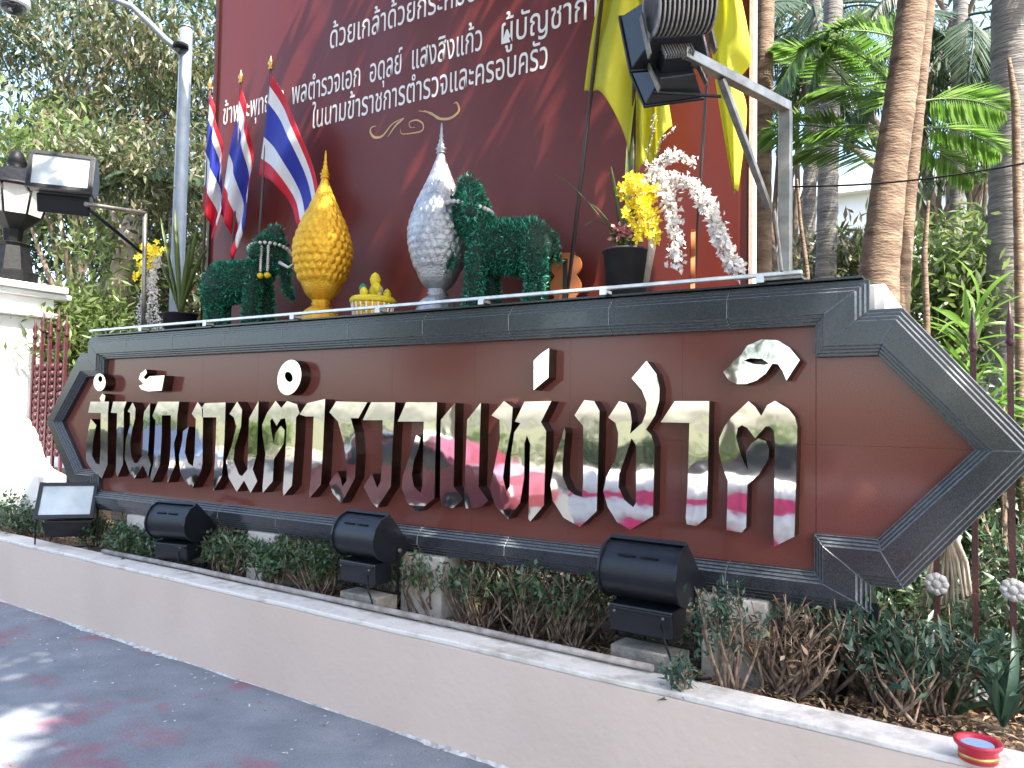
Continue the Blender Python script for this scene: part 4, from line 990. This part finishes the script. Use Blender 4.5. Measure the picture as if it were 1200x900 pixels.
# palms -------------------------------------------------------
def frond_mesh(name, Ln, nl, ll, wd, m_, droop=.5, curl=.35):
    """pinnate frond lying along +X, arching down; leaflets on both sides"""
    P_ = []; D = []; Nn_ = []; Ls = []
    rach = []
    for k in range(13):
        f = k/12; rach.append(Vector((Ln*f*(1-.12*f*f), 0, Ln*(.30*f-.55*droop*f*f*1.3))))
    for k in range(nl):
        f = .14+.86*k/nl; i = min(int(f*12), 11); q = rach[i].lerp(rach[i+1], f*12-i); tdir = (rach[i+1]-rach[i]).normalized()
        for s1 in (-1, 1):
            d = Vector((0, s1, 0))*.9+tdir*(.45+.5*f)+Vector((0, 0, -curl+random.uniform(-.12, .12))); P_.append(q); D.append(d.normalized()); Nn_.append(Vector((random.uniform(-.2, .2), 0, 1))); Ls.append(ll*(math.sin(PI*(.18+.8*f))**.6)*random.uniform(.9, 1.1))
    P_ = np.array([tuple(q) for q in P_]); D = np.array([tuple(q) for q in D]); Nn_ = np.array([tuple(q) for q in Nn_])
    # leaflet as two-part ribbon: reuse leafmesh
    o = leafmesh(name, P_, D, Nn_, np.array(Ls), wd, m_); m = MB().tube(rach, [.018*(1-.8*k/12) for k in range(13)], 6)
    me = o.data; import bmesh
    bm = bmesh.new(); bm.from_mesh(me); n0 = len(bm.verts); vv = [bm.verts.new(v) for v in m.v]
    for f in m.f:
        try: fc = bm.faces.new([vv[i] for i in f]); fc.smooth = True
        except Exception: pass
    bm.to_mesh(me); bm.free(); return o
FR_G = frond_mesh('frond', 1.6, 36, .72, .055, PALMG, .55, .30); FR_D = frond_mesh('frond', 1.9, 50, .50, .035, PALMD, .9, .75)
fgm, fdm = FR_G.data, FR_D.data
bpy.data.objects.remove(FR_G); bpy.data.objects.remove(FR_D)
def palm(label, pts, rads, bark, fronds, name='palm_tree', rings=0, group='palms behind the sign', amp=.03):
    """pts: world points of the trunk; fronds: list of (mesh, world pos, azimuth, pitch, scale)"""
    b_ = Vector(pts[0]); t2 = thing(name, label, 'palm tree', b_, 0, group)
    N_ = 60; Q = []; RR = []
    for k in range(N_+1):
        f = k/N_*(len(pts)-1); i = min(int(f), len(pts)-2); q = Vector(pts[i]).lerp(Vector(pts[i+1]), f-i); Q.append(q-b_)
        RR.append((rads[i]+(rads[i+1]-rads[i])*(f-i))*(1+amp*(1 if k % 2 else -1)+.02*math.sin(k*1.7)))
    MB().tube(Q, RR, 18).build('trunk', bark, t2)
    for me, pos, az, pi_, sc_ in fronds:
        o = bpy.data.objects.new('frond', me); link(o, t2); o.location = Vector(pos)-b_; o.rotation_euler = (random.uniform(-.3, .3), pi_, az); o.scale = (sc_,)*3
    return t2
def gpt(px, dep, z=.22):
    # ground point under the given image column
    q = atd(px, 480, dep); q.z = z; return q
def col(px_list, dep):
    r_ = [atd(px, py, dep) for px, py in px_list]; r_[0] = r_[0].copy(); b_ = r_[0].copy(); b_.z = .22; return [b_]+r_
palm('slender grey ringed palm trunk right of the banner', col([(968, 320), (971, 180), (975, 40), (980, -80)], 8.0), [.11, .105, .10, .095, .09], TRUNKG, [], rings=1)
tops = atd(985, 120, 6.4)
def aim(px, py, dep, px2, py2, me, sc_, pt_):
    a_ = atd(px, py, dep); b_ = atd(px2, py2, dep); return (me, a_, math.atan2((b_-a_).y, (b_-a_).x), pt_, sc_)
palm('thick tan palm trunk with peeling bark, leaning right, with bright green fronds', col([(1030, 320), (1043, 200), (1060, 80), (1072, -20), (1084, -120)], 5.6), [.16, .135, .115, .105, .10, .09], TRUNKT,
     [aim(1080, 130, 6.0, 960, 110, fgm, .62, R(-14)), aim(1070, 160, 6.0, 960, 150, fgm, .60, R(-4)), aim(1060, 190, 6.1, 930, 160, fgm, .62, R(-8)), aim(1075, 120, 6.0, 1135, 120, fgm, .48, R(0)), aim(1075, 150, 6.0, 1140, 150, fgm, .48, R(10)),
      aim(1060, 120, 6.2, 990, 60, fgm, .62, R(-40)), aim(1010, 120, 6.4, 930, 90, fgm, .60, R(-40)), aim(1070, 170, 6.1, 1110, 190, fgm, .40, R(25)), aim(1010, 160, 6.3, 920, 150, fgm, .6, R(-5)), aim(1090, 60, 6.2, 1010, 20, fgm, .7, R(-10)), aim(1000, 20, 6.2, 960, 60, fgm, .6, R(40)), aim(1020, 10, 6.2, 1000, 70, fgm, .6, R(50))], amp=.012)
palm('second thinner tan palm trunk just right of the thick leaning one', col([(1056, 345), (1064, 230), (1078, 90), (1092, -40)], 5.75), [.062, .06, .058, .055, .05], TRUNKT, [], amp=.015)
palm('thick dark grey ringed palm trunk near the right edge', col([(1181, 400), (1184, 250), (1186, 100), (1188, -60)], 6.6), [.185, .175, .17, .165, .16], TRUNKG,
     [(fdm, atd(1150, -40, 7.5), R(200+30*k), R(10), .8) for k in range(6)], amp=.015)
palm('brown aerial stem in front of the right grey palm trunk', col([(1196, 430), (1194, 300), (1190, 120), (1182, 68)], 5.2), [.035, .032, .03, .026, .012], TRUNKT, [], name='young_palm')
palm('thin brown stem left of the fan leaved plant', col([(1086, 372), (1083, 300), (1088, 235)], 5.0), [.022, .02, .018, .01], TRUNKT, [], name='young_palm')
palm('thin crooked stem just right of the galvanised post', col([(946, 320), (938, 260), (934, 210)], 5.8), [.02, .018, .014, .008], TRUNKT, [], name='young_palm')
palm('brown palm trunk right behind the edge of the banner', col([(893, 320), (893, 200), (896, 60), (899, -60)], 6.6), [.085, .08, .08, .075, .07], TRUNKT, [], amp=.012)
palm('palm with dark drooping fronds high behind the steel bracket', col([(945, 330), (950, 180), (955, 20), (958, -60)], 9.5), [.09, .085, .08, .08, .08], TRUNKG,
     [(fdm, atd(955, 10+10*(k % 3), 9.5), R(40*k), R(12+8*(k % 2)), 1.0) for k in range(9)])
palm('palm with dark hanging fronds between the two right trunks', col([(1120, 330), (1122, 180), (1125, 20), (1128, -60)], 9.), [.09, .085, .08, .08, .08], TRUNKG,
     [(fdm, atd(1125, 20+14*(k % 3), 9.), R(40*k), R(14+8*(k % 2)), 1.0) for k in range(9)])
# palm tuft at left, small grey
palm('small grey green palm behind the street pole', col([(205, 380), (203, 300), (200, 235)], 9.), [.05, .05, .045, .04], TRUNKG, [(fdm, atd(195, 215, 9.), R(45*k), R(-8), .45) for k in range(8)])

# fan leaved plant with blade leaves
def blade_plant(label, base, n_, Ln, wd, lm, spread=1.2, up=.6, group='strappy plants by the fence', name='fan_plant', stem=0.):
    t2 = thing(name, label, 'plant', base, 0, group)
    if stem: MB().tube([(0, 0, 0), (0, 0, stem)], [.02, .015], 8).build('stem', TWIG, t2)
    protos = []
    for k in range(3):
        m = strap(MB(), (0, 0, 0), (Ln*(.9+.1*k), 0, 0), .03+.03*k, wd, 8, (0, 1, 0)); o = m.build('leaf', lm, t2); protos.append(o.data); o.location = (0, 0, stem); o.rotation_euler = (random.uniform(-.5, .5), -R(30+20*k), k*2.)
    for k in range(n_-3):
        o = link(bpy.data.objects.new('leaf', protos[k % 3]), t2); o.location = (0, 0, stem-random.uniform(0, stem*.3+.02)); o.rotation_euler = (random.uniform(-.8, .8), -random.uniform(up-spread/2, up+spread/2), 2.4*k+random.uniform(-.3, .3)); s1 = random.uniform(.75, 1.15); o.scale = (s1, s1, s1)
q = atd(1140, 380, 5.0)
blade_plant('bright sunlit fan plant with long pointed leaves behind the fence at right', (q.x, q.y, .25), 46, .42, .035, PALMG, 2.0, .35, stem=q.z-.25)
q = atd(1175, 470, 4.9); blade_plant('lower bright green fan plant at the right edge behind the pickets', (q.x, q.y, .25), 30, .34, .03, PALMG, 1.8, .2, stem=q.z-.25)
q = atd(1060, 420, 6.2); blade_plant('shaded fan plant behind the diagonal edge of the sign', (q.x, q.y, .25), 30, .40, .03, LEAF_B, 1.8, .3, stem=q.z-.25)
q = atz(1175, 840, .45); blade_plant('low green strappy plant at the lower right corner of the bed', (q.x, q.y, .43), 26, .30, .028, LEAF_T, .9, .9)
q = atz(1120, 830, .45); blade_plant('strappy yellow green plant in front of the right pickets', (q.x, q.y+.15, .40), 26, .26, .024, LEAF_S, .9, .8)

# bed shrubs
def shrub(label, px, y, h, r_, nst, nleaf, lm, ll=.045, lw=.020, z=None, lean=.5, top=.45, name='bed_shrub', rad=.0048):
    x = at(px, 700, y).x; zz = z if z is not None else .43
    t2 = thing(name, label, 'shrub', (x, y, zz), 0, 'shrubs in the bed below the sign'); m = MB(); tips = []
    for k in range(nst):
        a = random.uniform(0, 2*PI); hh = h*random.uniform(.6, 1.05); rr = r_*random.uniform(.2, 1.)
        b0 = Vector((random.uniform(-.3, .3)*r_, random.uniform(-.3, .3)*r_*.5, -.03)); tp = Vector((b0.x+rr*math.cos(a), b0.y+rr*math.sin(a)*.6, hh)); md_ = b0.lerp(tp, .5)+Vector((random.uniform(-1, 1), random.uniform(-1, 1), 0))*r_*.22
        pts = [b0, b0.lerp(md_, .5)+Vector((random.uniform(-.01, .01),)*3), md_, md_.lerp(tp, .5), tp]; m.tube(pts, [rad*1.4, rad*1.2, rad, rad*.7, rad*.4], 5)
        for q_ in range(2):
            e_ = md_.lerp(tp, random.random()*.6); s2 = e_+Vector((random.uniform(-1, 1)*r_*.35, random.uniform(-1, 1)*r_*.3, random.uniform(.02, .35)*h)); m.tube([e_, e_.lerp(s2, .5)+Vector((0, 0, .01)), s2], [rad*.6, rad*.5, rad*.3], 4); tips.append((e_, s2))
        tips.append((md_, tp))
    m.build('stems', TWIG, t2)
    if nleaf:
        P_ = []
        for k in range(nleaf):
            a, b_ = random.choice(tips); f = top+(1-top)*random.random(); P_.append(a.lerp(b_, f)+Vector((random.gauss(0, .012),)*3))
        P_ = np.array([tuple(v) for v in P_])+rng.normal(size=(nleaf, 3))*.018; D = rdir(nleaf); D[:, 2] += .35
        leafmesh('foliage', P_, D, rdir(nleaf)+np.array([0, 0, 1.2]), rng.uniform(.6, 1.3, nleaf)*ll, rng.uniform(.7, 1.2, nleaf)*lw, lm, t2)
    return t2
shrub('leafy green shrub between the two left ground floodlights', 150, -.12, .28, .32, 26, 1500, LEAF_S)
shrub('green shrub left of the second left floodlight', 185, -.15, .26, .25, 20, 1000, LEAF_S)
shrub('small shrub just right of the second left floodlight', 268, -.10, .32, .28, 20, 900, LEAF_S)
shrub('green shrub in front of the sign between the two middle floodlights', 318, -.14, .32, .28, 26, 1400, LEAF_S)
shrub('green shrub touching the left side of the middle floodlight', 372, -.12, .34, .25, 24, 1100, LEAF_S)
shrub('half bare shrub right of the middle floodlight', 500, -.05, .36, .28, 26, 600, LEAF_S)
shrub('half bare shrub with a few leaves below the centre of the sign', 560, -.05, .34, .28, 30, 420, LEAF_S)
shrub('dry stemmed shrub left of the rightmost floodlight', 615, -.05, .36, .26, 34, 420, LEAF_S)
shrub('brown stemmed shrub right beside the rightmost floodlight', 665, -.08, .36, .24, 34, 420, LEAF_S)
shrub('dry stems behind the middle floodlight', 455, .05, .32, .30, 26, 260, LEAF_S)
shrub('bare brown stems below the panel left of the rightmost floodlight', 590, .15, .42, .42, 44, 300, LEAF_DRY)
shrub('bare brown stems close behind the rightmost floodlight', 690, .18, .42, .42, 44, 260, LEAF_DRY)
shrub('upright shrub with teal and green leaves in front of the beige pier', 850, -.42, .50, .17, 13, 420, LEAF_T, .045, .015, top=.62, rad=.006)
shrub('low tuft hanging over the wall top below the rightmost floodlight', 795, -.60, .10, .07, 10, 130, LEAF_T, .05, .014, z=.49)
shrub('bare twiggy shrub right of the beige pier', 915, -.22, .36, .30, 34, 70, LEAF_DRY, rad=.006)
shrub('tangle of bare stems below the lower right notch of the sign', 945, -.02, .40, .34, 40, 120, LEAF_S, rad=.006)
shrub('tangled twigs under the right end of the sign', 1000, .1, .40, .34, 30, 200, LEAF_S)
shrub('blue green shrub under the pointed right end of the sign', 1045, -.12, .34, .24, 20, 460, LEAF_T, .07, .020)
shrub('dark blue green shrub among the pickets', 1085, -.02, .36, .26, 20, 420, LEAF_T, .07, .020)
shrub('small leafy shrub at the left end of the bed', 30, -.05, .26, .4, 26, 1200, LEAF_S)
shrub('green shrub behind the leftmost ground floodlight', 110, .05, .25, .3, 20, 900, LEAF_S)
shrub('dark shrub behind the right pickets', 1150, .5, .5, .4, 30, 900, LEAF_S, .07, .02, z=.3)
shrub('leafy shrub deep behind the right pickets', 1200, .9, .9, .5, 30, 1200, LEAF_S, .08, .02, z=.3)
# gnarled pruned branches at lower right
p = atz(1065, 850, .44); t_ = thing('pruned_branch', 'forked grey cut branches lying on the soil at the lower right', 'branch', (p.x, p.y, .44))
def bb(pts, r0, nm='branch'):
    q = [Vector((at(u, v, yy)))-t_.location for u, v, yy in pts]; MB().tube(q, [r0*(1-.5*k/(len(q)-1)) for k in range(len(q))], 7).build(nm, TWIG, t_)
yb = p.y+.05
bb([(1088, 868, yb-.02), (1062, 838, yb), (1045, 815, yb+.02), (1028, 790, yb+.05)], .010); bb([(1032, 852, yb), (1062, 832, yb), (1085, 812, yb), (1100, 788, yb)], .009); bb([(1080, 868, yb-.03), (1072, 845, yb), (1080, 815, yb+.04)], .007); bb([(1018, 755, yb+.05), (1030, 795, yb+.04), (1055, 830, yb)], .006)
# pale dry hanging fibres
q0 = at(1118, 628, .55); t_ = thing('dry_palm_leaf', 'pale dry palm leaf strips hanging in a bundle behind the fence', 'dry leaf', (q0.x, .55, q0.z-.5)); 
for k in range(30):
    a = Vector((random.uniform(-.03, .03), random.uniform(-.03, .03), .5)); e = Vector((random.uniform(-.17, .09), random.uniform(-.06, .06), random.uniform(.0, .16)))
    MB().tube([a, a.lerp(e, .35)+Vector((e.x*.18, 0, .04)), a.lerp(e, .7)+Vector((e.x*.1, 0, .02)), e], [.006, .007, .005, .002], 5).build('leaf_strip', ROOTM, t_)
# clutter stems filling the dark gap under the sign
n = 14000; X = rng.uniform(-6.5, 1.6, n); Yy = rng.uniform(.35, 1.6, n); Zz = .25+rng.random(n)**1.3*.62
o = leafmesh('undergrowth', np.stack([X, Yy, Zz], 1), rdir(n), rdir(n), rng.uniform(.03, .09, n), rng.uniform(.012, .03, n), LEAF_S); stuff(o); tag(o, 'dark tangled undergrowth behind and below the sign', 'undergrowth')

# ------------------------------------------------------------ far pale building
t_ = thing('pale_building', 'pale rendered building glimpsed far behind the palms', 'building', (-3, 17, .2))
bx0 = 0
MB().box((-16, 0, 0), (16, 8, 7.2)).build('wall', BLD, t_)
MB().box((-16.3, -.3, 7.2), (16.3, 8.3, 7.6)).build('roof', BLD, t_)
w0 = None
for k in range(11):
    for z in (1.2, 4.4):
        if w0 is None: w0 = MB().box((-.7, -.03, 0), (.7, -.004, 1.7)).build('window', WIN, t_, (-14+k*2.8, 0, z))
        else: o = link(bpy.data.objects.new('window', w0.data), t_); o.location = (-14+k*2.8, 0, z)

t_ = thing('white_house', 'white sunlit house glimpsed between the leaves right of the gate lantern', 'house', tuple(atd(70, 420, 19).xy)+(.2,))
MB().box((-5, 0, 0), (5, 5, 4.2)).build('wall', BLD, t_)
MB().box((-5.3, -.3, 4.2), (5.3, 5.3, 4.45)).build('roof', BLD, t_)
for k in range(4): MB().box((-4+k*2.3, -.03, 1.2), (-2.9+k*2.3, -.004, 2.6)).build('window', WIN, t_)
# ------------------------------------------------------------ street side behind the camera (seen mirrored in the letters)
def inhole(p_, q, r_):   # is crown point close to the sun ray through q?
    v = Vector(tuple(p_))-Vector(q); return (v-sdir*v.dot(sdir)).length < r_
SUN_GAPS = [(atz(30, 850, 0), .26), (atz(-50, 880, 0), .4), (at(865, 120, .6), .5), (at(835, 210, .85), .6), (at(810, 0, -.78), .5), (at(765, 240, .3), .35), (at(60, 500, .5), .9), (at(20, 420, .6), 1.2),
         (Vector((-.2, 1.5, 3)), .9), (at(1000, 330, .1), .18), (at(520, 200, .38), .22), (at(385, 230, .38), .16)]  # gaps cut in the unseen crown to let sun patches through
def skip(p_):
    v = Vector(tuple(p_))-CAM; hd = math.hypot(v.x, v.y)
    if v.y > -1.5 and v.z < hd*.66+.5: return True
    return any(inhole(p_, q, r_) for q, r_ in SUN_GAPS)
SHADE_CLUMPS = []  # leaf clumps added to the unseen crown to keep sun off the low wall
for px, py in ((404, 790), (385, 830), (430, 745), (360, 800), (330, 790), (470, 760)):
    q_ = at(px, py, -.55); SHADE_CLUMPS.append(q_+sdir*((7.-q_.z)/sdir.z))
tree('big street tree whose canopy overhangs the pavement, reflected in the letters', (4.2, -6.8, -.15), 4.4, (0., -3.2, 7.6), (5.8, 3.9, 1.9), 300, 150, .42, .24, .09, LEAF_D, .26, droop=.4, skip=skip, extra=SHADE_CLUMPS, group='street trees', nl=14)
tree('street tree across the road, reflected in the letters', (-6, -17, 0), 3.2, (-6, -17, 5.9), (4.4, 2.5, 2.9), 80, 95, .5, .26, .09, LEAF_M, .2, group='street trees')
tree('second street tree across the road, further right', (1.5, -18, 0), 3.2, (1.5, -18, 5.9), (4.3, 2.5, 2.9), 80, 95, .5, .26, .09, LEAF_B, .2, group='street trees')
tree('third street tree across the road, far left', (-15, -17, 0), 3.2, (-15, -17, 5.9), (4.3, 2.5, 2.9), 80, 95, .5, .26, .09, LEAF_B, .2, group='street trees')
# vendor tables with pink, white and orange pleated cloth
def cloth_table(label, x, y, w_, cols):
    t2 = thing('draped_table', label, 'table', (x, y, 0), 0, 'draped tables on the pavement')
    MB().box((-w_/2, -.35, .86), (w_/2, .35, .90)).build('table_top', WCL, t2)
    for sx in (-1, 1):
        for sy in (-1, 1): MB().box((sx*(w_/2-.05)-.02, sy*.3-.02, 0), (sx*(w_/2-.05)+.02, sy*.3+.02, .86)).build('leg', GALV, t2)
    zc_ = [.895, .70, .58, .30, .18, .03]
    for k, m_ in enumerate(cols):
        z1, z0_ = zc_[k], zc_[k+1]; vs = []; fs = []; n = int(w_*22)
        for i in range(n+1):
            xx = -w_/2+w_*i/n; yy = .36+.018*math.sin(i*1.9)+.01*k; sag = .05*abs(math.sin(xx*2.6))
            vs += [(xx, yy, z1-sag*(k > 0)), (xx, yy+.012, z0_-sag)]
        for i in range(n): fs.append((2*i, 2*i+1, 2*i+3, 2*i+2))
        MB().add(vs, fs, sm=True).build('drape_band', m_, t2, solid=.003)
cloth_table('table draped in pink, white and orange pleated cloth, reflected in the right letters', -2.7, -6.2, 4.2, [WCL, PINK, WCL, PINK, ORCL])
# parked cars at the kerb
def car(loc, label, paint):
    t_ = thing('parked_car', label, 'car', loc, 0, 'cars parked along the kerb')
    side = [(-2.1, .35), (-2.15, .62), (-1.9, .82), (-1.2, .92), (-.75, 1.36), (.75, 1.42), (1.35, .98), (2.0, .88), (2.15, .6), (2.1, .35)]
    MB().prism([side], -.82, .82).build('body', paint, t_, bevel=.05)
    for s1 in (-1, 1): MB().prism([[(-1.05, .94), (-.7, 1.30), (.7, 1.35), (1.2, 1.0)]], s1*.822, s1*.828).build('side_window', CARG, t_)
    for s1 in (-1, 1):
        for xx in (-1.3, 1.35):
            wv = MB().tube([(xx, s1*.66, .31), (xx, s1*.84, .31)], .31, 24).build('wheel', TYRE, t_)
            MB().tube([(xx, s1*.841, .31), (xx, s1*.85, .31)], .18, 16).build('rim', ALU, wv)
    for s1 in (-1, 1): MB().box((2.08, s1*.6-.15, .62), (2.165, s1*.6+.15, .74)).build('headlight', GLASSL, t_)
car((-8.2, -6.9, -.155), 'maroon parked car at the kerb, reflected in the middle letters', CARR)
car((-16.4, -6.9, -.155), 'navy parked car at the kerb, reflected in the leftmost letters', mat('navy_car_paint', (.01, .014, .03), .2, coat=.8))
car((-13.5, -12.6, -.155), 'white parked car on the far side of the road', mat('white_car_paint', (.7, .7, .7), .25, coat=.8))
car((-3.6, -13.2, -.155), 'grey parked car on the far side of the road', mat('grey_car_paint', (.10, .105, .11), .25, .4, coat=.8))
for k, (bx_, lm_, rz_) in enumerate(((-30, LEAF_D, 1.6), (-24, LEAF_B, 1.2), (-18.5, LEAF_M, 1.7), (-13.5, LEAF_B, 1.3), (-9, LEAF_D, 1.7), (-5, LEAF_B, 1.5), (-1, LEAF_D, 1.3), (3, LEAF_B, 1.7), (8, LEAF_M, 1.5))):
    bush(("dark green hedge bush at the far left end across the road","low bright green hedge bush across the road, far left","olive hedge bush across the road behind the navy car","bright green hedge bush behind the white car across the road","tall dark hedge bush right of the white car across the road","bright green hedge bush left of the grey car across the road","low dark hedge bush behind the grey car across the road","bright green hedge bush across the road facing the right letters","olive hedge bush at the far right end across the road")[k], (bx_, -16.6, .55), (1.9, .8, rz_*.62), 26, 110, .3, .2, .07, lm_, base_z=0, name='hedge_bush', group='hedge across the road')
